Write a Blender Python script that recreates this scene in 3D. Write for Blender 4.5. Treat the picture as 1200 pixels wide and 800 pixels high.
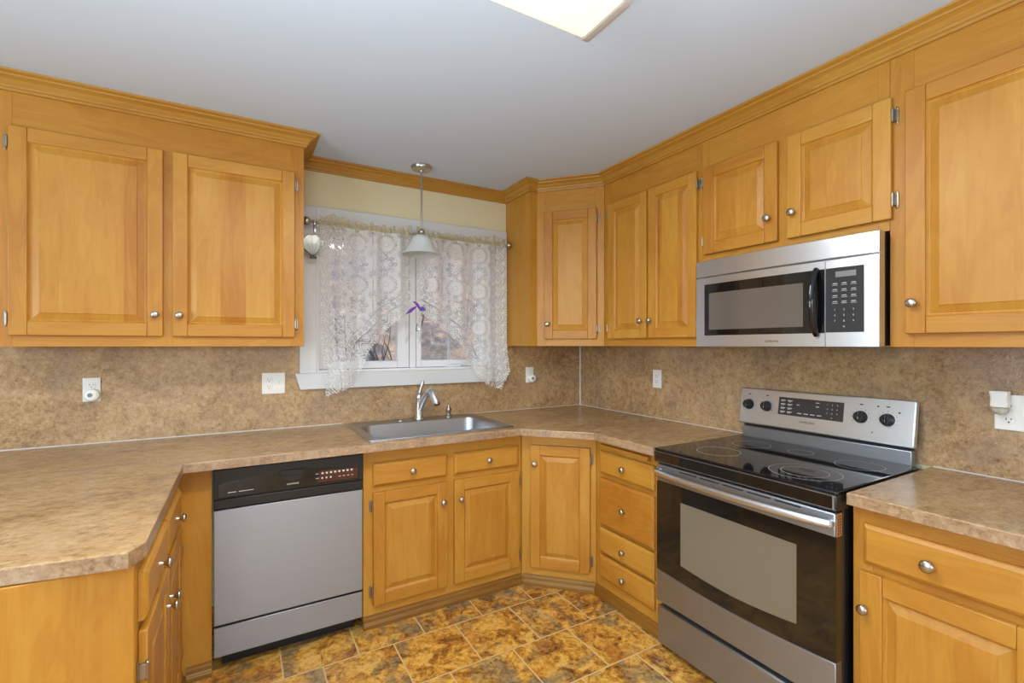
import bpy, bmesh, math, random
import numpy as np
from mathutils import Vector, Matrix
random.seed(7)
PI = math.pi
S = bpy.context.scene
COL = S.collection
for o in list(bpy.data.objects): bpy.data.objects.remove(o)

# ------------------------------------------------------------------ camera, world, lights, exposure
cam_d = bpy.data.cameras.new('camera'); cam = bpy.data.objects.new('camera', cam_d); COL.objects.link(cam)
cam_d.sensor_width = 36; cam_d.lens = 551.055*36/1200; cam_d.shift_y = 4.01/1200
cam_d.clip_start = 0.02
cam.location = (-2.3259, -2.95, 1.3852); cam.rotation_euler = (PI/2, 0, -0.5232)
S.camera = cam
S.view_settings.view_transform = 'Standard'; S.view_settings.look = 'None'
S.view_settings.gamma = 1; S.view_settings.use_curve_mapping = False
S.view_settings.exposure = 0.0

W = bpy.data.worlds.new('sky'); S.world = W; W.use_nodes = True
nt = W.node_tree; nt.nodes.clear()
wo = nt.nodes.new('ShaderNodeOutputWorld'); wb = nt.nodes.new('ShaderNodeBackground')
sk = nt.nodes.new('ShaderNodeTexSky'); sk.sky_type = 'NISHITA'; sk.sun_disc = False
sk.sun_elevation = math.radians(50); sk.sun_rotation = math.radians(200); sk.dust_density = 2.0
sk.air_density = 0.8
wb.inputs['Strength'].default_value = 0.60
nt.links.new(sk.outputs[0], wb.inputs[0]); nt.links.new(wb.outputs[0], wo.inputs[0])

def area(name, loc, rot, sx, sy, power, col, spread=180):
    d = bpy.data.lights.new(name, 'AREA'); d.shape = 'RECTANGLE'; d.size = sx; d.size_y = sy
    d.energy = power; d.color = col; d.spread = math.radians(spread)
    o = bpy.data.objects.new(name, d); COL.objects.link(o); o.location = loc; o.rotation_euler = rot
    return o
# daylight through the two glazed openings behind and beside the photographer
area('daylight_patio_door', (-3.1, -5.66, 1.15), (PI/2+.25, 0, 0), 2.2, 1.8, 3, (0.74, 0.90, 1.0))
area('daylight_side_window', (-5.26, -2.6, 1.45), (PI/2, 0, -PI/2), 2.0, 1.2, 86, (0.74, 0.90, 1.0))
area('daylight_dining_window', (-0.9, -5.66, 1.45), (PI/2+.15, 0, 0), 1.2, 1.2, 10, (0.74, 0.90, 1.0))
area('ceiling_fill_uplight', (-2.75, -3.2, .8), (PI, 0, 0), .9, .9, 96, (0.78, 0.91, 1.0), 142)  # added upward fill aimed at the ceiling; no such lamp in the room
area('ceiling_fixture_lamp', (-1.97, -1.85, 2.362), (0, 0, 0), 1.15, .2, 27, (1.0, 0.95, 0.88))

# ------------------------------------------------------------------ materials
def srgb(r, g, b):
    f = lambda c: (c/255/12.92 if c/255 <= .04045 else ((c/255+.055)/1.055)**2.4)
    return (f(r), f(g), f(b), 1)
class NT:
    def __init__(s, name):
        s.m = bpy.data.materials.new(name); s.m.use_nodes = True; s.t = s.m.node_tree; s.t.nodes.clear()
        s.out = s.n('ShaderNodeOutputMaterial')
    def n(s, typ, **k):
        nd = s.t.nodes.new(typ)
        for a, b in k.items(): setattr(nd, a, b)
        return nd
    def put(s, inp, v):
        if hasattr(v, 'is_output') or isinstance(v, bpy.types.NodeSocket): s.t.links.new(v, inp)
        elif v is not None: inp.default_value = v
    def math(s, op, a, b=None, c=None, clamp=False):
        nd = s.n('ShaderNodeMath', operation=op); nd.use_clamp = clamp
        s.put(nd.inputs[0], a)
        if b is not None: s.put(nd.inputs[1], b)
        if c is not None: s.put(nd.inputs[2], c)
        return nd.outputs[0]
    def vmath(s, op, a, b=None):
        nd = s.n('ShaderNodeVectorMath', operation=op); s.put(nd.inputs[0], a)
        if b is not None: s.put(nd.inputs[1], b)
        return nd.outputs[0]
    def noise(s, vec, scale, detail=4, rough=.55, dist=0.0, dims='3D'):
        nd = s.n('ShaderNodeTexNoise'); nd.noise_dimensions = dims
        s.put(nd.inputs['Vector'], vec); nd.inputs['Scale'].default_value = scale
        nd.inputs['Detail'].default_value = detail; nd.inputs['Roughness'].default_value = rough
        nd.inputs['Distortion'].default_value = dist
        return nd.outputs['Fac']
    def ramp(s, fac, stops, interp='LINEAR'):
        nd = s.n('ShaderNodeValToRGB'); nd.color_ramp.interpolation = interp
        e = nd.color_ramp.elements
        while len(e) < len(stops): e.new(0.5)
        for x, (p, c) in zip(e, stops): x.position = p; x.color = c
        s.put(nd.inputs[0], fac); return nd.outputs[0]
    def mix(s, fac, a, b, typ='MIX'):
        nd = s.n('ShaderNodeMix', data_type='RGBA', blend_type=typ)
        s.put(nd.inputs['Factor'], fac); s.put(nd.inputs['A'], a); s.put(nd.inputs['B'], b)
        return nd.outputs['Result']
    def bsdf(s, **k):
        nd = s.n('ShaderNodeBsdfPrincipled')
        for a, b in k.items(): s.put(nd.inputs[a.replace('_', ' ')], b)
        return nd
    def bump(s, h, strength, dist=.001):
        nd = s.n('ShaderNodeBump'); nd.inputs['Strength'].default_value = strength
        nd.inputs['Distance'].default_value = dist; s.put(nd.inputs['Height'], h); return nd.outputs[0]
    def done(s, sh): s.t.links.new(sh, s.out.inputs[0]); return s.m
    def coord(s, which='Object'):
        return s.n('ShaderNodeTexCoord').outputs[which]
    def mapping(s, v, scale=(1,1,1), loc=(0,0,0)):
        nd = s.n('ShaderNodeMapping'); s.put(nd.inputs[0], v)
        nd.inputs['Scale'].default_value = scale; nd.inputs['Location'].default_value = loc
        return nd.outputs[0]

def simple(name, col, rough=.5, metal=0.0, **k):
    b = NT(name); v = b.coord()
    f = b.noise(v, 14, 3)
    c = b.mix(b.math('MULTIPLY', f, .12), col, tuple(x*.82 for x in col[:3])+(1,))
    p = b.bsdf(Base_Color=c, Roughness=rough, Metallic=metal, **k)
    return b.done(p.outputs[0])

def wood(name, axis, boards=False, dark=1.0):
    b = NT(name)
    v = b.coord()
    rnd = b.n('ShaderNodeObjectInfo').outputs['Random']
    off = b.n('ShaderNodeCombineXYZ')
    for i, k in enumerate((13.1, 7.7, 19.3)): b.put(off.inputs[i], b.math('MULTIPLY', rnd, k))
    sep = b.n('ShaderNodeSeparateXYZ'); b.put(sep.inputs[0], v)
    long_ = {'x':0,'y':1,'z':2}[axis]
    br = None
    if boards:
        bi = b.math('FLOOR', b.math('ADD', b.math('DIVIDE', sep.outputs[0], .105), b.math('MULTIPLY', rnd, 3)))
        wn = b.n('ShaderNodeTexWhiteNoise'); wn.noise_dimensions = '1D'
        b.put(wn.inputs['W'], b.math('ADD', bi, b.math('MULTIPLY', rnd, 91))); br = wn.outputs['Value']
        o2 = b.n('ShaderNodeCombineXYZ')
        b.put(o2.inputs[2], b.math('MULTIPLY', br, 9)); b.put(o2.inputs[1], b.math('MULTIPLY', br, 5))
        v = b.vmath('ADD', v, o2.outputs[0])
    v = b.vmath('ADD', v, off.outputs[0])
    sc = [5.0]*3; sc[long_] = .9
    fig = b.noise(b.mapping(v, tuple(sc)), 1.6, 3, .5, 1.6)
    rings = b.math('FRACT', b.math('MULTIPLY', fig, 7.0))
    rings = b.math('ABSOLUTE', b.math('SUBTRACT', rings, .5))
    sc = [60.0]*3; sc[long_] = 2.2
    st = b.noise(b.mapping(v, tuple(sc)), 1.5, 4, .6)
    fl = b.noise(v, 2.4, 2, .5)
    t = b.math('ADD', b.math('MULTIPLY', fig, .5), b.math('MULTIPLY', rings, .22))
    t = b.math('ADD', t, b.math('MULTIPLY', st, .26))
    t = b.math('ADD', t, b.math('MULTIPLY', b.math('SUBTRACT', fl, .5), .45))
    if br is not None: t = b.math('ADD', t, b.math('MULTIPLY', b.math('SUBTRACT', br, .5), .20))
    else: t = b.math('ADD', t, b.math('MULTIPLY', b.math('SUBTRACT', rnd, .5), .22))
    d = dark
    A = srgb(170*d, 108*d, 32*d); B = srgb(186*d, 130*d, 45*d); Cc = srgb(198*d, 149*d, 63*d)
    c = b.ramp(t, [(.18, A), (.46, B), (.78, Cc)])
    r = b.math('MULTIPLY_ADD', st, .12, .36)
    p = b.bsdf(Base_Color=c, Roughness=r, Specular_IOR_Level=.42,
               Normal=b.bump(st, .05, .0006))
    return b.done(p.outputs[0])

def laminate(name, rough, bump, tint=(1,1,1), drag=(1,1,1)):
    b = NT(name); v = b.mapping(b.coord(), drag)
    big = b.noise(v, 3.0, 4, .6, .5)
    mid = b.noise(v, 26, 6, .72, .4)
    grain = b.noise(v, 70, 4, .75, .2)
    fine = b.noise(b.mapping(v,(1,1,1),(2,5,3)), 62, 5, .75, .3)
    pur = b.noise(b.mapping(v, (1,1,1), (4.1, 2.2, 7.3)), 4.2, 5, .65, .4)
    T = lambda r,g,bb: srgb(r*tint[0], g*tint[1], bb*tint[2])
    t = b.math('ADD', b.math('MULTIPLY', big, .28), b.math('MULTIPLY', mid, .40))
    t = b.math('ADD', t, b.math('MULTIPLY', grain, .32))
    c = b.ramp(t, [(.36, T(128,96,62)), (.45, T(172,137,92)), (.53, T(198,164,116)), (.64, T(218,190,146))])
    c = b.mix(b.math('MULTIPLY', b.ramp(pur, [(.46,(0,0,0,1)),(.66,(1,1,1,1))]), .45), c, T(150,128,114))
    sp = b.ramp(fine, [(.33,(1,1,1,1)),(.42,(0,0,0,1))])
    c = b.mix(b.math('MULTIPLY', sp, .58), c, T(88,62,42))
    sp2 = b.ramp(b.noise(b.mapping(v,(1,1,1),(9,3,1)), 64, 4, .75), [(.58,(0,0,0,1)),(.68,(1,1,1,1))])
    c = b.mix(b.math('MULTIPLY', sp2, .55), c, T(222,196,158))
    p = b.bsdf(Base_Color=c, Roughness=rough, Specular_IOR_Level=.5,
               Normal=b.bump(b.noise(v, 130, 3, .6), bump, .0015))
    return b.done(p.outputs[0])

def tile_floor():
    b = NT('slate_tile'); co = b.coord()
    sep = b.n('ShaderNodeSeparateXYZ'); b.put(sep.inputs[0], co)
    T = .3065
    ty = b.math('DIVIDE', b.math('ADD', sep.outputs[1], .788), T)
    r = b.math('FLOOR', ty)
    par = b.math('FLOORED_MODULO', b.math('ADD', r, 1), 2)
    tx = b.math('ADD', b.math('DIVIDE', b.math('ADD', sep.outputs[0], 1.406), T), b.math('MULTIPLY', par, .5))
    cx = b.math('FLOOR', tx)
    fx = b.math('ABSOLUTE', b.math('SUBTRACT', b.math('FRACT', tx), .5))
    fy = b.math('ABSOLUTE', b.math('SUBTRACT', b.math('FRACT', ty), .5))
    g = b.math('GREATER_THAN', b.math('MAXIMUM', fx, fy), .4895)
    cv = b.n('ShaderNodeCombineXYZ'); b.put(cv.inputs[0], cx); b.put(cv.inputs[1], r)
    wn = b.n('ShaderNodeTexWhiteNoise'); wn.noise_dimensions = '2D'; b.put(wn.inputs['Vector'], cv.outputs[0])
    v = b.vmath('ADD', co, b.vmath('SCALE', wn.outputs['Color'])) if False else None
    sc = b.n('ShaderNodeVectorMath', operation='SCALE'); b.put(sc.inputs[0], wn.outputs['Color']); sc.inputs['Scale'].default_value = 20
    v = b.vmath('ADD', co, sc.outputs[0])
    n1 = b.noise(v, 10.5, 8, .72, .7); n2 = b.noise(v, 4.6, 5, .6, .9); n3 = b.noise(v, 38, 5, .7)
    c = b.ramp(b.math('ADD', b.math('MULTIPLY', n1, .7), b.math('MULTIPLY', n3, .3)),
        [(.36, srgb(76,48,24)), (.44, srgb(150,98,38)), (.51, srgb(204,148,56)), (.58, srgb(228,180,88)), (.68, srgb(206,158,84))])
    c = b.mix(b.math('MULTIPLY', b.ramp(n2, [(.50,(0,0,0,1)),(.62,(1,1,1,1))]), .75), c, b.ramp(n3, [(.35, srgb(88,80,58)), (.65, srgb(152,138,104))]))
    n4 = b.noise(b.mapping(v,(1,1,1),(3,8,1)), 6.0, 6, .7, 1.5)
    c = b.mix(b.math('MULTIPLY', b.ramp(n4, [(.54,(0,0,0,1)),(.66,(1,1,1,1))]), .7), c, srgb(182,110,44))
    sp = b.ramp(b.noise(v, 52, 5, .75, .6), [(.34,(1,1,1,1)),(.42,(0,0,0,1))])
    c = b.mix(b.math('MULTIPLY', sp, .75), c, srgb(70,46,24))
    c = b.mix(g, c, srgb(206,178,124))
    h = b.math('SUBTRACT', b.math('MULTIPLY', n3, .35), b.math('MULTIPLY', g, .5))
    p = b.bsdf(Base_Color=c, Roughness=b.math('MULTIPLY_ADD', n3, .25, .34), Normal=b.bump(h, .35, .002))
    return b.done(p.outputs[0])

def steel(name, col, rough, axis='x', amt=.08):
    b = NT(name); v = b.coord(); sc = [400.0]*3; sc[{'x':0,'y':1,'z':2}[axis]] = 3
    f = b.noise(b.mapping(v, tuple(sc)), 1, 3, .6)
    big = b.noise(v, 3, 2, .5)
    p = b.bsdf(Base_Color=b.mix(f, col, tuple(x*.88 for x in col[:3])+(1,)), Metallic=1.0,
               Roughness=b.math('ADD', b.math('MULTIPLY_ADD', f, amt, rough), b.math('MULTIPLY', big, .05)),
               Normal=b.bump(f, .06, .0004))
    p.inputs['Anisotropic'].default_value = .45
    tv = b.n('ShaderNodeVectorTransform', vector_type='VECTOR', convert_from='OBJECT', convert_to='WORLD'); tv.inputs[0].default_value = (0, 0, 1)
    b.t.links.new(tv.outputs[0], p.inputs['Tangent'])
    return b.done(p.outputs[0])

def pane(name, gl=.07, tint=(1,1,1,1)):
    b = NT(name)
    t = b.n('ShaderNodeBsdfTransparent'); t.inputs[0].default_value = tint
    g = b.n('ShaderNodeBsdfGlossy'); g.inputs['Roughness'].default_value = .03
    mx = b.n('ShaderNodeMixShader')
    fr = b.n('ShaderNodeFresnel'); fr.inputs[0].default_value = 1.45
    b.put(mx.inputs[0], b.math('ADD', fr.outputs[0], gl-.04)); b.t.links.new(t.outputs[0], mx.inputs[1]); b.t.links.new(g.outputs[0], mx.inputs[2])
    return b.done(mx.outputs[0])

def lace_mat(name, col):
    b = NT(name)
    at = b.n('ShaderNodeAttribute'); at.attribute_name = 'lace'
    tr = b.n('ShaderNodeBsdfTransparent')
    df = b.n('ShaderNodeBsdfDiffuse'); df.inputs[0].default_value = col
    tl = b.n('ShaderNodeBsdfTranslucent'); tl.inputs[0].default_value = col
    m1 = b.n('ShaderNodeMixShader'); m1.inputs[0].default_value = .50
    b.t.links.new(df.outputs[0], m1.inputs[1]); b.t.links.new(tl.outputs[0], m1.inputs[2])
    m2 = b.n('ShaderNodeMixShader'); b.put(m2.inputs[0], at.outputs['Fac'])
    b.t.links.new(tr.outputs[0], m2.inputs[1]); b.t.links.new(m1.outputs[0], m2.inputs[2])
    return b.done(m2.outputs[0])

def emit_diffuser(name, col, st):
    b = NT(name); v = b.coord()
    f = b.noise(v, 2.2, 2)
    p = b.bsdf(Base_Color=srgb(240,234,222), Roughness=.4, Emission_Color=b.mix(f, col, tuple(x*.8 for x in col[:3])+(1,)), Emission_Strength=st)
    return b.done(p.outputs[0])

M = {}
M['wv'] = wood('maple_vertical', 'z'); M['wh'] = wood('maple_horizontal', 'x'); M['wy'] = wood('maple_depth', 'y')
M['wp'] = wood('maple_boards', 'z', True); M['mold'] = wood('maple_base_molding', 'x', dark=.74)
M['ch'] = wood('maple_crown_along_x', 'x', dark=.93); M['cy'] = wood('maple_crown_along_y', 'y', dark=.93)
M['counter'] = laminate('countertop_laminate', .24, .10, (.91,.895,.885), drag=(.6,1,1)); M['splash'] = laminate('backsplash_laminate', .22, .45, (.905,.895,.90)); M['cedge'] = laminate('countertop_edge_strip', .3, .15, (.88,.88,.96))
M['floor'] = tile_floor()
M['steel'] = steel('brushed_steel', (.40,.43,.475,1), .38); M['steelv'] = steel('polished_steel', (.76,.80,.86,1), .30, amt=.04)
M['sinksteel'] = steel('sink_steel', (.47,.48,.50,1), .26)
M['nickel'] = simple('brushed_nickel', (.50,.47,.43,1), .28, 1.0)
M['pewter'] = simple('aged_pewter_hinge', (.36,.32,.26,1), .34, 1.0)
M['bronze'] = simple('dark_nickel', (.33,.29,.26,1), .3, 1.0)
M['black'] = simple('black_plastic', (.012,.012,.013,1), .32)
M['blackgl'] = simple('black_glass', (.006,.006,.007,1), .05, 0.0, Specular_IOR_Level=.6)
M['ovengl'] = simple('oven_glass', (.012,.010,.008,1), .06, 0.0, Specular_IOR_Level=.7)
M['ovenwin'] = simple('oven_window_screen', srgb(118,108,90), .08, 0.0, Specular_IOR_Level=.6)
M['mwwin'] = simple('microwave_window_screen', srgb(98,90,84), .10, 0.0, Specular_IOR_Level=.6)
M['panelgrey'] = simple('dark_grey_keypad_film', (.035,.036,.038,1), .16)
M['grey'] = simple('grey_display', (.22,.23,.23,1), .2)
M['mark'] = simple('pale_print', (.62,.62,.60,1), .5); M['darkmark'] = simple('dark_print', (.03,.03,.03,1), .5)
M['ring'] = simple('burner_ring_print', (.42,.40,.38,1), .3)
M['redfilm'] = simple('maroon_panel_film', (.075,.022,.014,1), .12)
M['white'] = simple('white_paint', srgb(206,208,209), .42)
M['vinyl'] = simple('white_vinyl', srgb(222,224,228), .30)
M['plate'] = simple('white_plate_plastic', srgb(232,230,224), .35)
M['ceil'] = simple('ceiling_paint', srgb(197,209,226), .85)
M['wall'] = simple('cream_wall_paint', srgb(222,212,176), .75); M['wall2'] = simple('white_wall_paint', srgb(224,227,232), .75)
M['caulk'] = simple('pale_caulk', srgb(205,200,192), .5)
M['metalstrip'] = simple('white_metal_strip', srgb(222,222,220), .35)
M['pane'] = pane('window_glass'); M['lace'] = lace_mat('white_lace', srgb(248,246,242)); M['ruffle'] = lace_mat('cream_ruffle', srgb(222,211,182))
M['frost'] = None
b = NT('frosted_shade_glass'); p = b.bsdf(Base_Color=srgb(226,232,232), Roughness=.28, Transmission_Weight=.25, Alpha=.93); M['frost'] = b.done(p.outputs[0])
b = NT('clear_crystal'); p = b.bsdf(Base_Color=(1,1,1,1), Roughness=.02, Transmission_Weight=1.0); M['crystal'] = b.done(p.outputs[0])
b = NT('night_light_liquid'); p = b.bsdf(Base_Color=srgb(240,238,226), Roughness=.05, Transmission_Weight=.6); M['oil'] = b.done(p.outputs[0])
M['diffuser'] = emit_diffuser('lit_acrylic_diffuser', (1.0, .87, .70, 1), .62)
M['endcap'] = simple('grey_end_cap', srgb(168,160,150), .45)
def stain(name, col):
    b = NT(name); p = b.bsdf(Base_Color=col, Roughness=.12, Transmission_Weight=.35); return b.done(p.outputs[0])
M['violet'] = stain('violet_glass', srgb(120,60,190)); M['purple'] = stain('purple_glass', srgb(150,70,190)); M['blue'] = stain('blue_glass', srgb(88,98,200))
M['shellgl'] = stain('pale_green_glass', srgb(205,218,205)); M['lead'] = simple('lead_came', (.05,.06,.055,1), .5, .6)
M['woodrefl'] = simple('perforated_trim_wood_reflection', srgb(196,140,96), .3, .4)  # stainless door side; the wood's warm reflection is painted into its colour

# ------------------------------------------------------------------ mesh builder
class MB:
    def __init__(s): s.bm = bmesh.new()
    def _add(s, tb, m=0, X=None):
        if X is not None: tb.transform(X)
        mp = {}
        for v in tb.verts: mp[v] = s.bm.verts.new(v.co)
        for f in tb.faces:
            try:
                nf = s.bm.faces.new([mp[v] for v in f.verts]); nf.material_index = f.material_index if m is None else m; nf.smooth = True
            except ValueError: pass
        tb.free(); return s
    def box(s, x0, x1, y0, y1, z0, z1, m=0, bev=0.0, seg=1, X=None):
        tb = bmesh.new(); bmesh.ops.create_cube(tb, size=1)
        for v in tb.verts:
            v.co = Vector(((x0+x1)/2+v.co.x*(x1-x0), (y0+y1)/2+v.co.y*(y1-y0), (z0+z1)/2+v.co.z*(z1-z0)))
        if bev: bmesh.ops.bevel(tb, geom=list(tb.edges), offset=bev, segments=seg, affect='EDGES', profile=.5)
        return s._add(tb, m, X)
    def prism(s, poly, z0, z1, m=0, X=None, bev=0.0):
        tb = bmesh.new()
        a = [tb.verts.new((p[0], p[1], z0)) for p in poly]; b_ = [tb.verts.new((p[0], p[1], z1)) for p in poly]
        n = len(poly)
        tb.faces.new(list(reversed(a))); tb.faces.new(b_)
        for i in range(n): tb.faces.new([a[i], a[(i+1)%n], b_[(i+1)%n], b_[i]])
        bmesh.ops.recalc_face_normals(tb, faces=list(tb.faces))
        if bev: bmesh.ops.bevel(tb, geom=list(tb.edges), offset=bev, segments=2, affect='EDGES', profile=.5)
        return s._add(tb, m, X)
    def lathe(s, prof, n=24, m=0, X=None, a0=0, a1=2*PI):
        tb = bmesh.new(); full = abs(a1-a0-2*PI) < 1e-6
        R = []
        for r, z in prof:
            if r < 1e-6: R.append([tb.verts.new((0,0,z))])
            else: R.append([tb.verts.new((r*math.cos(a0+(a1-a0)*k/n), r*math.sin(a0+(a1-a0)*k/n), z)) for k in range(n if full else n+1)])
        for A, B in zip(R, R[1:]):
            cnt = max(len(A), len(B))
            if cnt == 1: continue
            for k in range(cnt if full else cnt-1):
                k2 = (k+1) % cnt
                q = [A[k%len(A)], A[k2%len(A)], B[k2%len(B)], B[k%len(B)]]
                u = []
                for v in q:
                    if v not in u: u.append(v)
                if len(u) > 2:
                    try: tb.faces.new(u)
                    except ValueError: pass
        bmesh.ops.recalc_face_normals(tb, faces=list(tb.faces))
        return s._add(tb, m, X)
    def tube(s, pts, rad, n=12, m=0, X=None, cap=True, flat=None):
        tb = bmesh.new(); pts = [Vector(p) for p in pts]; R = []
        up = Vector((0,0,1)) if abs((pts[-1]-pts[0]).normalized().z) < .85 else Vector((.15,1,0)).normalized()
        for i, p in enumerate(pts):
            t = (pts[min(i+1, len(pts)-1)] - pts[max(i-1, 0)]).normalized()
            a = t.cross(up)
            if a.length < 1e-3: a = t.cross(Vector((0,1,0)))
            a.normalize(); c = a.cross(t).normalized()
            r = rad[i] if isinstance(rad, (list, tuple)) else rad
            fl = flat if flat else 1
            R.append([tb.verts.new(p + a*r*math.cos(2*PI*k/n) + c*r*fl*math.sin(2*PI*k/n)) for k in range(n)])
        for A, B in zip(R, R[1:]):
            for k in range(n): tb.faces.new([A[k], A[(k+1)%n], B[(k+1)%n], B[k]])
        if cap: tb.faces.new(R[0]); tb.faces.new(R[-1])
        bmesh.ops.recalc_face_normals(tb, faces=list(tb.faces))
        return s._add(tb, m, X)
    def loft(s, rings, m=0, X=None, cap0=False, cap1=False):
        tb = bmesh.new(); R = [[tb.verts.new(p) for p in r] for r in rings]; n = len(R[0])
        for A, B in zip(R, R[1:]):
            for k in range(n): tb.faces.new([A[k], A[(k+1)%n], B[(k+1)%n], B[k]])
        if cap0: tb.faces.new(list(reversed(R[0])))
        if cap1: tb.faces.new(R[-1])
        return s._add(tb, m, X)
    def sphere(s, c, r, m=0, sc=(1,1,1), n=16, X=None):
        tb = bmesh.new(); bmesh.ops.create_uvsphere(tb, u_segments=n, v_segments=n//2, radius=r)
        for v in tb.verts: v.co = Vector((c[0]+v.co.x*sc[0], c[1]+v.co.y*sc[1], c[2]+v.co.z*sc[2]))
        return s._add(tb, m, X)
    def sweep(s, path, prof, m=0, ms=None):
        """profile (out, z) swept along a 2-D path, mitred; out is to the right of travel; ms: material per segment"""
        P = [Vector(p) for p in path]; n = len(P); off = []
        for i in range(n):
            d0 = (P[i]-P[i-1]).normalized() if i > 0 else None
            d1 = (P[i+1]-P[i]).normalized() if i < n-1 else None
            r0 = Vector((d0.y, -d0.x)) if d0 else None; r1 = Vector((d1.y, -d1.x)) if d1 else None
            if r0 is None: off.append(r1)
            elif r1 is None: off.append(r0)
            else:
                b_ = (r0+r1); b_.normalize(); off.append(b_/max(.3, b_.dot(r0)))
        for i in range(n-1):
            tb = bmesh.new()
            A = [tb.verts.new((P[i].x+off[i].x*o, P[i].y+off[i].y*o, z)) for o, z in prof]
            B = [tb.verts.new((P[i+1].x+off[i+1].x*o, P[i+1].y+off[i+1].y*o, z)) for o, z in prof]
            k = len(prof)
            for j in range(k): tb.faces.new([A[j], A[(j+1)%k], B[(j+1)%k], B[j]])
            if i == 0: tb.faces.new(A)
            if i == n-2: tb.faces.new(list(reversed(B)))
            bmesh.ops.recalc_face_normals(tb, faces=list(tb.faces))
            s._add(tb, ms[i] if ms else m)
        return s
    def text(s, txt, size, depth=.0004, m=0, X=None, align='CENTER'):
        cu = bpy.data.curves.new('txt', 'FONT'); cu.body = txt; cu.size = size; cu.extrude = depth
        cu.align_x = align; cu.align_y = 'CENTER'
        ob = bpy.data.objects.new('txt', cu); COL.objects.link(ob)
        dg = bpy.context.evaluated_depsgraph_get()
        me = bpy.data.meshes.new_from_object(ob.evaluated_get(dg))
        tb = bmesh.new(); tb.from_mesh(me)
        bpy.data.objects.remove(ob); bpy.data.curves.remove(cu); bpy.data.meshes.remove(me)
        return s._add(tb, m, X)
    def build(s, name, mats, parent=None, loc=None, rz=0, ang=22):
        me = bpy.data.meshes.new(name)
        for x in (mats if isinstance(mats, (list, tuple)) else [mats]): me.materials.append(M[x])
        s.bm.to_mesh(me); s.bm.free()
        me.set_sharp_from_angle(angle=math.radians(ang))
        o = bpy.data.objects.new(name, me); COL.objects.link(o)
        if parent: o.parent = parent
        if loc is not None: o.location = loc
        o.rotation_euler.z = rz
        return o
def rot(ax, a): return Matrix.Rotation(a, 4, ax)
def tr(*p): return Matrix.Translation(p)
def FRONT(x, y, z): return tr(x, y, z) @ rot('X', PI/2)     # lays +z-up drawing (text, lathe axis) to face local -y
def tag(o, label, cat, group=None):
    o['label'] = label; o['category'] = cat
    if group: o['group'] = group
    return o
def thing(name, label, cat, loc, rz=0, group=None):
    o = bpy.data.objects.new(name, None); COL.objects.link(o); o.empty_display_size = .1
    o.location = loc; o.rotation_euler.z = rz
    return tag(o, label, cat, group)
def struct(o, label=None):
    o['kind'] = 'structure'
    if label: o['label'] = label
    return o
def rrect(x0, x1, y0, y1, r, z, n=6):
    out = []
    for cx, cy, a in ((x1-r, y1-r, 0), (x0+r, y1-r, PI/2), (x0+r, y0+r, PI), (x1-r, y0+r, 1.5*PI)):
        for k in range(n+1):
            t = a + PI/2*k/n; out.append((cx+r*math.cos(t), cy+r*math.sin(t), z))
    return out

# ------------------------------------------------------------------ room shell
CZ = 2.46
XL, YF = -5.2, -5.6
WX0, WX1, WZ0, WZ1 = -1.945, -.765, 1.225, 2.10
struct(MB().box(XL-.12, .12, YF-.12, .15, -.1, 0).build('floor', 'floor'))
struct(MB().box(XL-.12, .12, YF-.12, .15, CZ, CZ+.1).build('ceiling', 'ceil'))
m = MB()
m.box(XL-.12, WX0, 0, .15, 0, CZ).box(WX1, .12, 0, .15, 0, CZ).box(WX0, WX1, 0, .15, 0, WZ0).box(WX0, WX1, 0, .15, WZ1, CZ)
struct(m.build('wall_back', 'wall'))
struct(MB().box(0, .12, YF, 0, 0, CZ).build('wall_right', 'wall'))
m = MB(); wy0, wy1 = -3.6, -1.6
m.box(XL-.12, XL, YF, wy0, 0, CZ).box(XL-.12, XL, wy1, 0, 0, CZ).box(XL-.12, XL, wy0, wy1, 0, .8).box(XL-.12, XL, wy0, wy1, 2.1, CZ)
struct(m.build('wall_left', 'wall2'))
m = MB()
m.box(XL-.12, -4.25, YF-.12, YF, 0, CZ).box(-1.95, -1.5, YF-.12, YF, 0, CZ).box(-.3, .12, YF-.12, YF, 0, CZ)
m.box(-4.25, -1.95, YF-.12, YF, 2.15, CZ).box(-1.5, -.3, YF-.12, YF, 0, .8).box(-1.5, -.3, YF-.12, YF, 2.1, CZ)
struct(m.build('wall_front', 'wall2'))
# glazing behind the photographer (seen only in reflections)
def fixed_window(name, bars, along, face):
    w = MB()
    for x0, x1, z0, z1 in bars:
        if along == 'x': w.box(x0, x1, face-.09, face-.03, z0, z1, bev=.004)
        else: w.box(face-.09, face-.03, x0, x1, z0, z1, bev=.004)
    return struct(w.build(name, 'vinyl'))
fixed_window('door_1', [(-4.25,-4.17,0,2.15),(-2.03,-1.95,0,2.15),(-3.15,-3.05,0,2.15),(-4.17,-3.15,2.05,2.15),(-3.05,-2.03,2.05,2.15),(-4.17,-3.15,0,.12),(-3.05,-2.03,0,.12)], 'x', YF)
fixed_window('window_2', [(-1.5,-1.43,.8,2.1),(-.37,-.3,.8,2.1),(-1.43,-.37,.8,.88),(-1.43,-.37,2.02,2.1),(-1.43,-.37,1.42,1.48)], 'x', YF)
fixed_window('window_3', [(wy0,wy0+.07,.8,2.1),(wy1-.07,wy1,.8,2.1),(-2.64,-2.56,.88,2.02),(wy0+.07,wy1-.07,.8,.88),(wy0+.07,wy1-.07,2.02,2.1)], 'y', XL)

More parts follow.
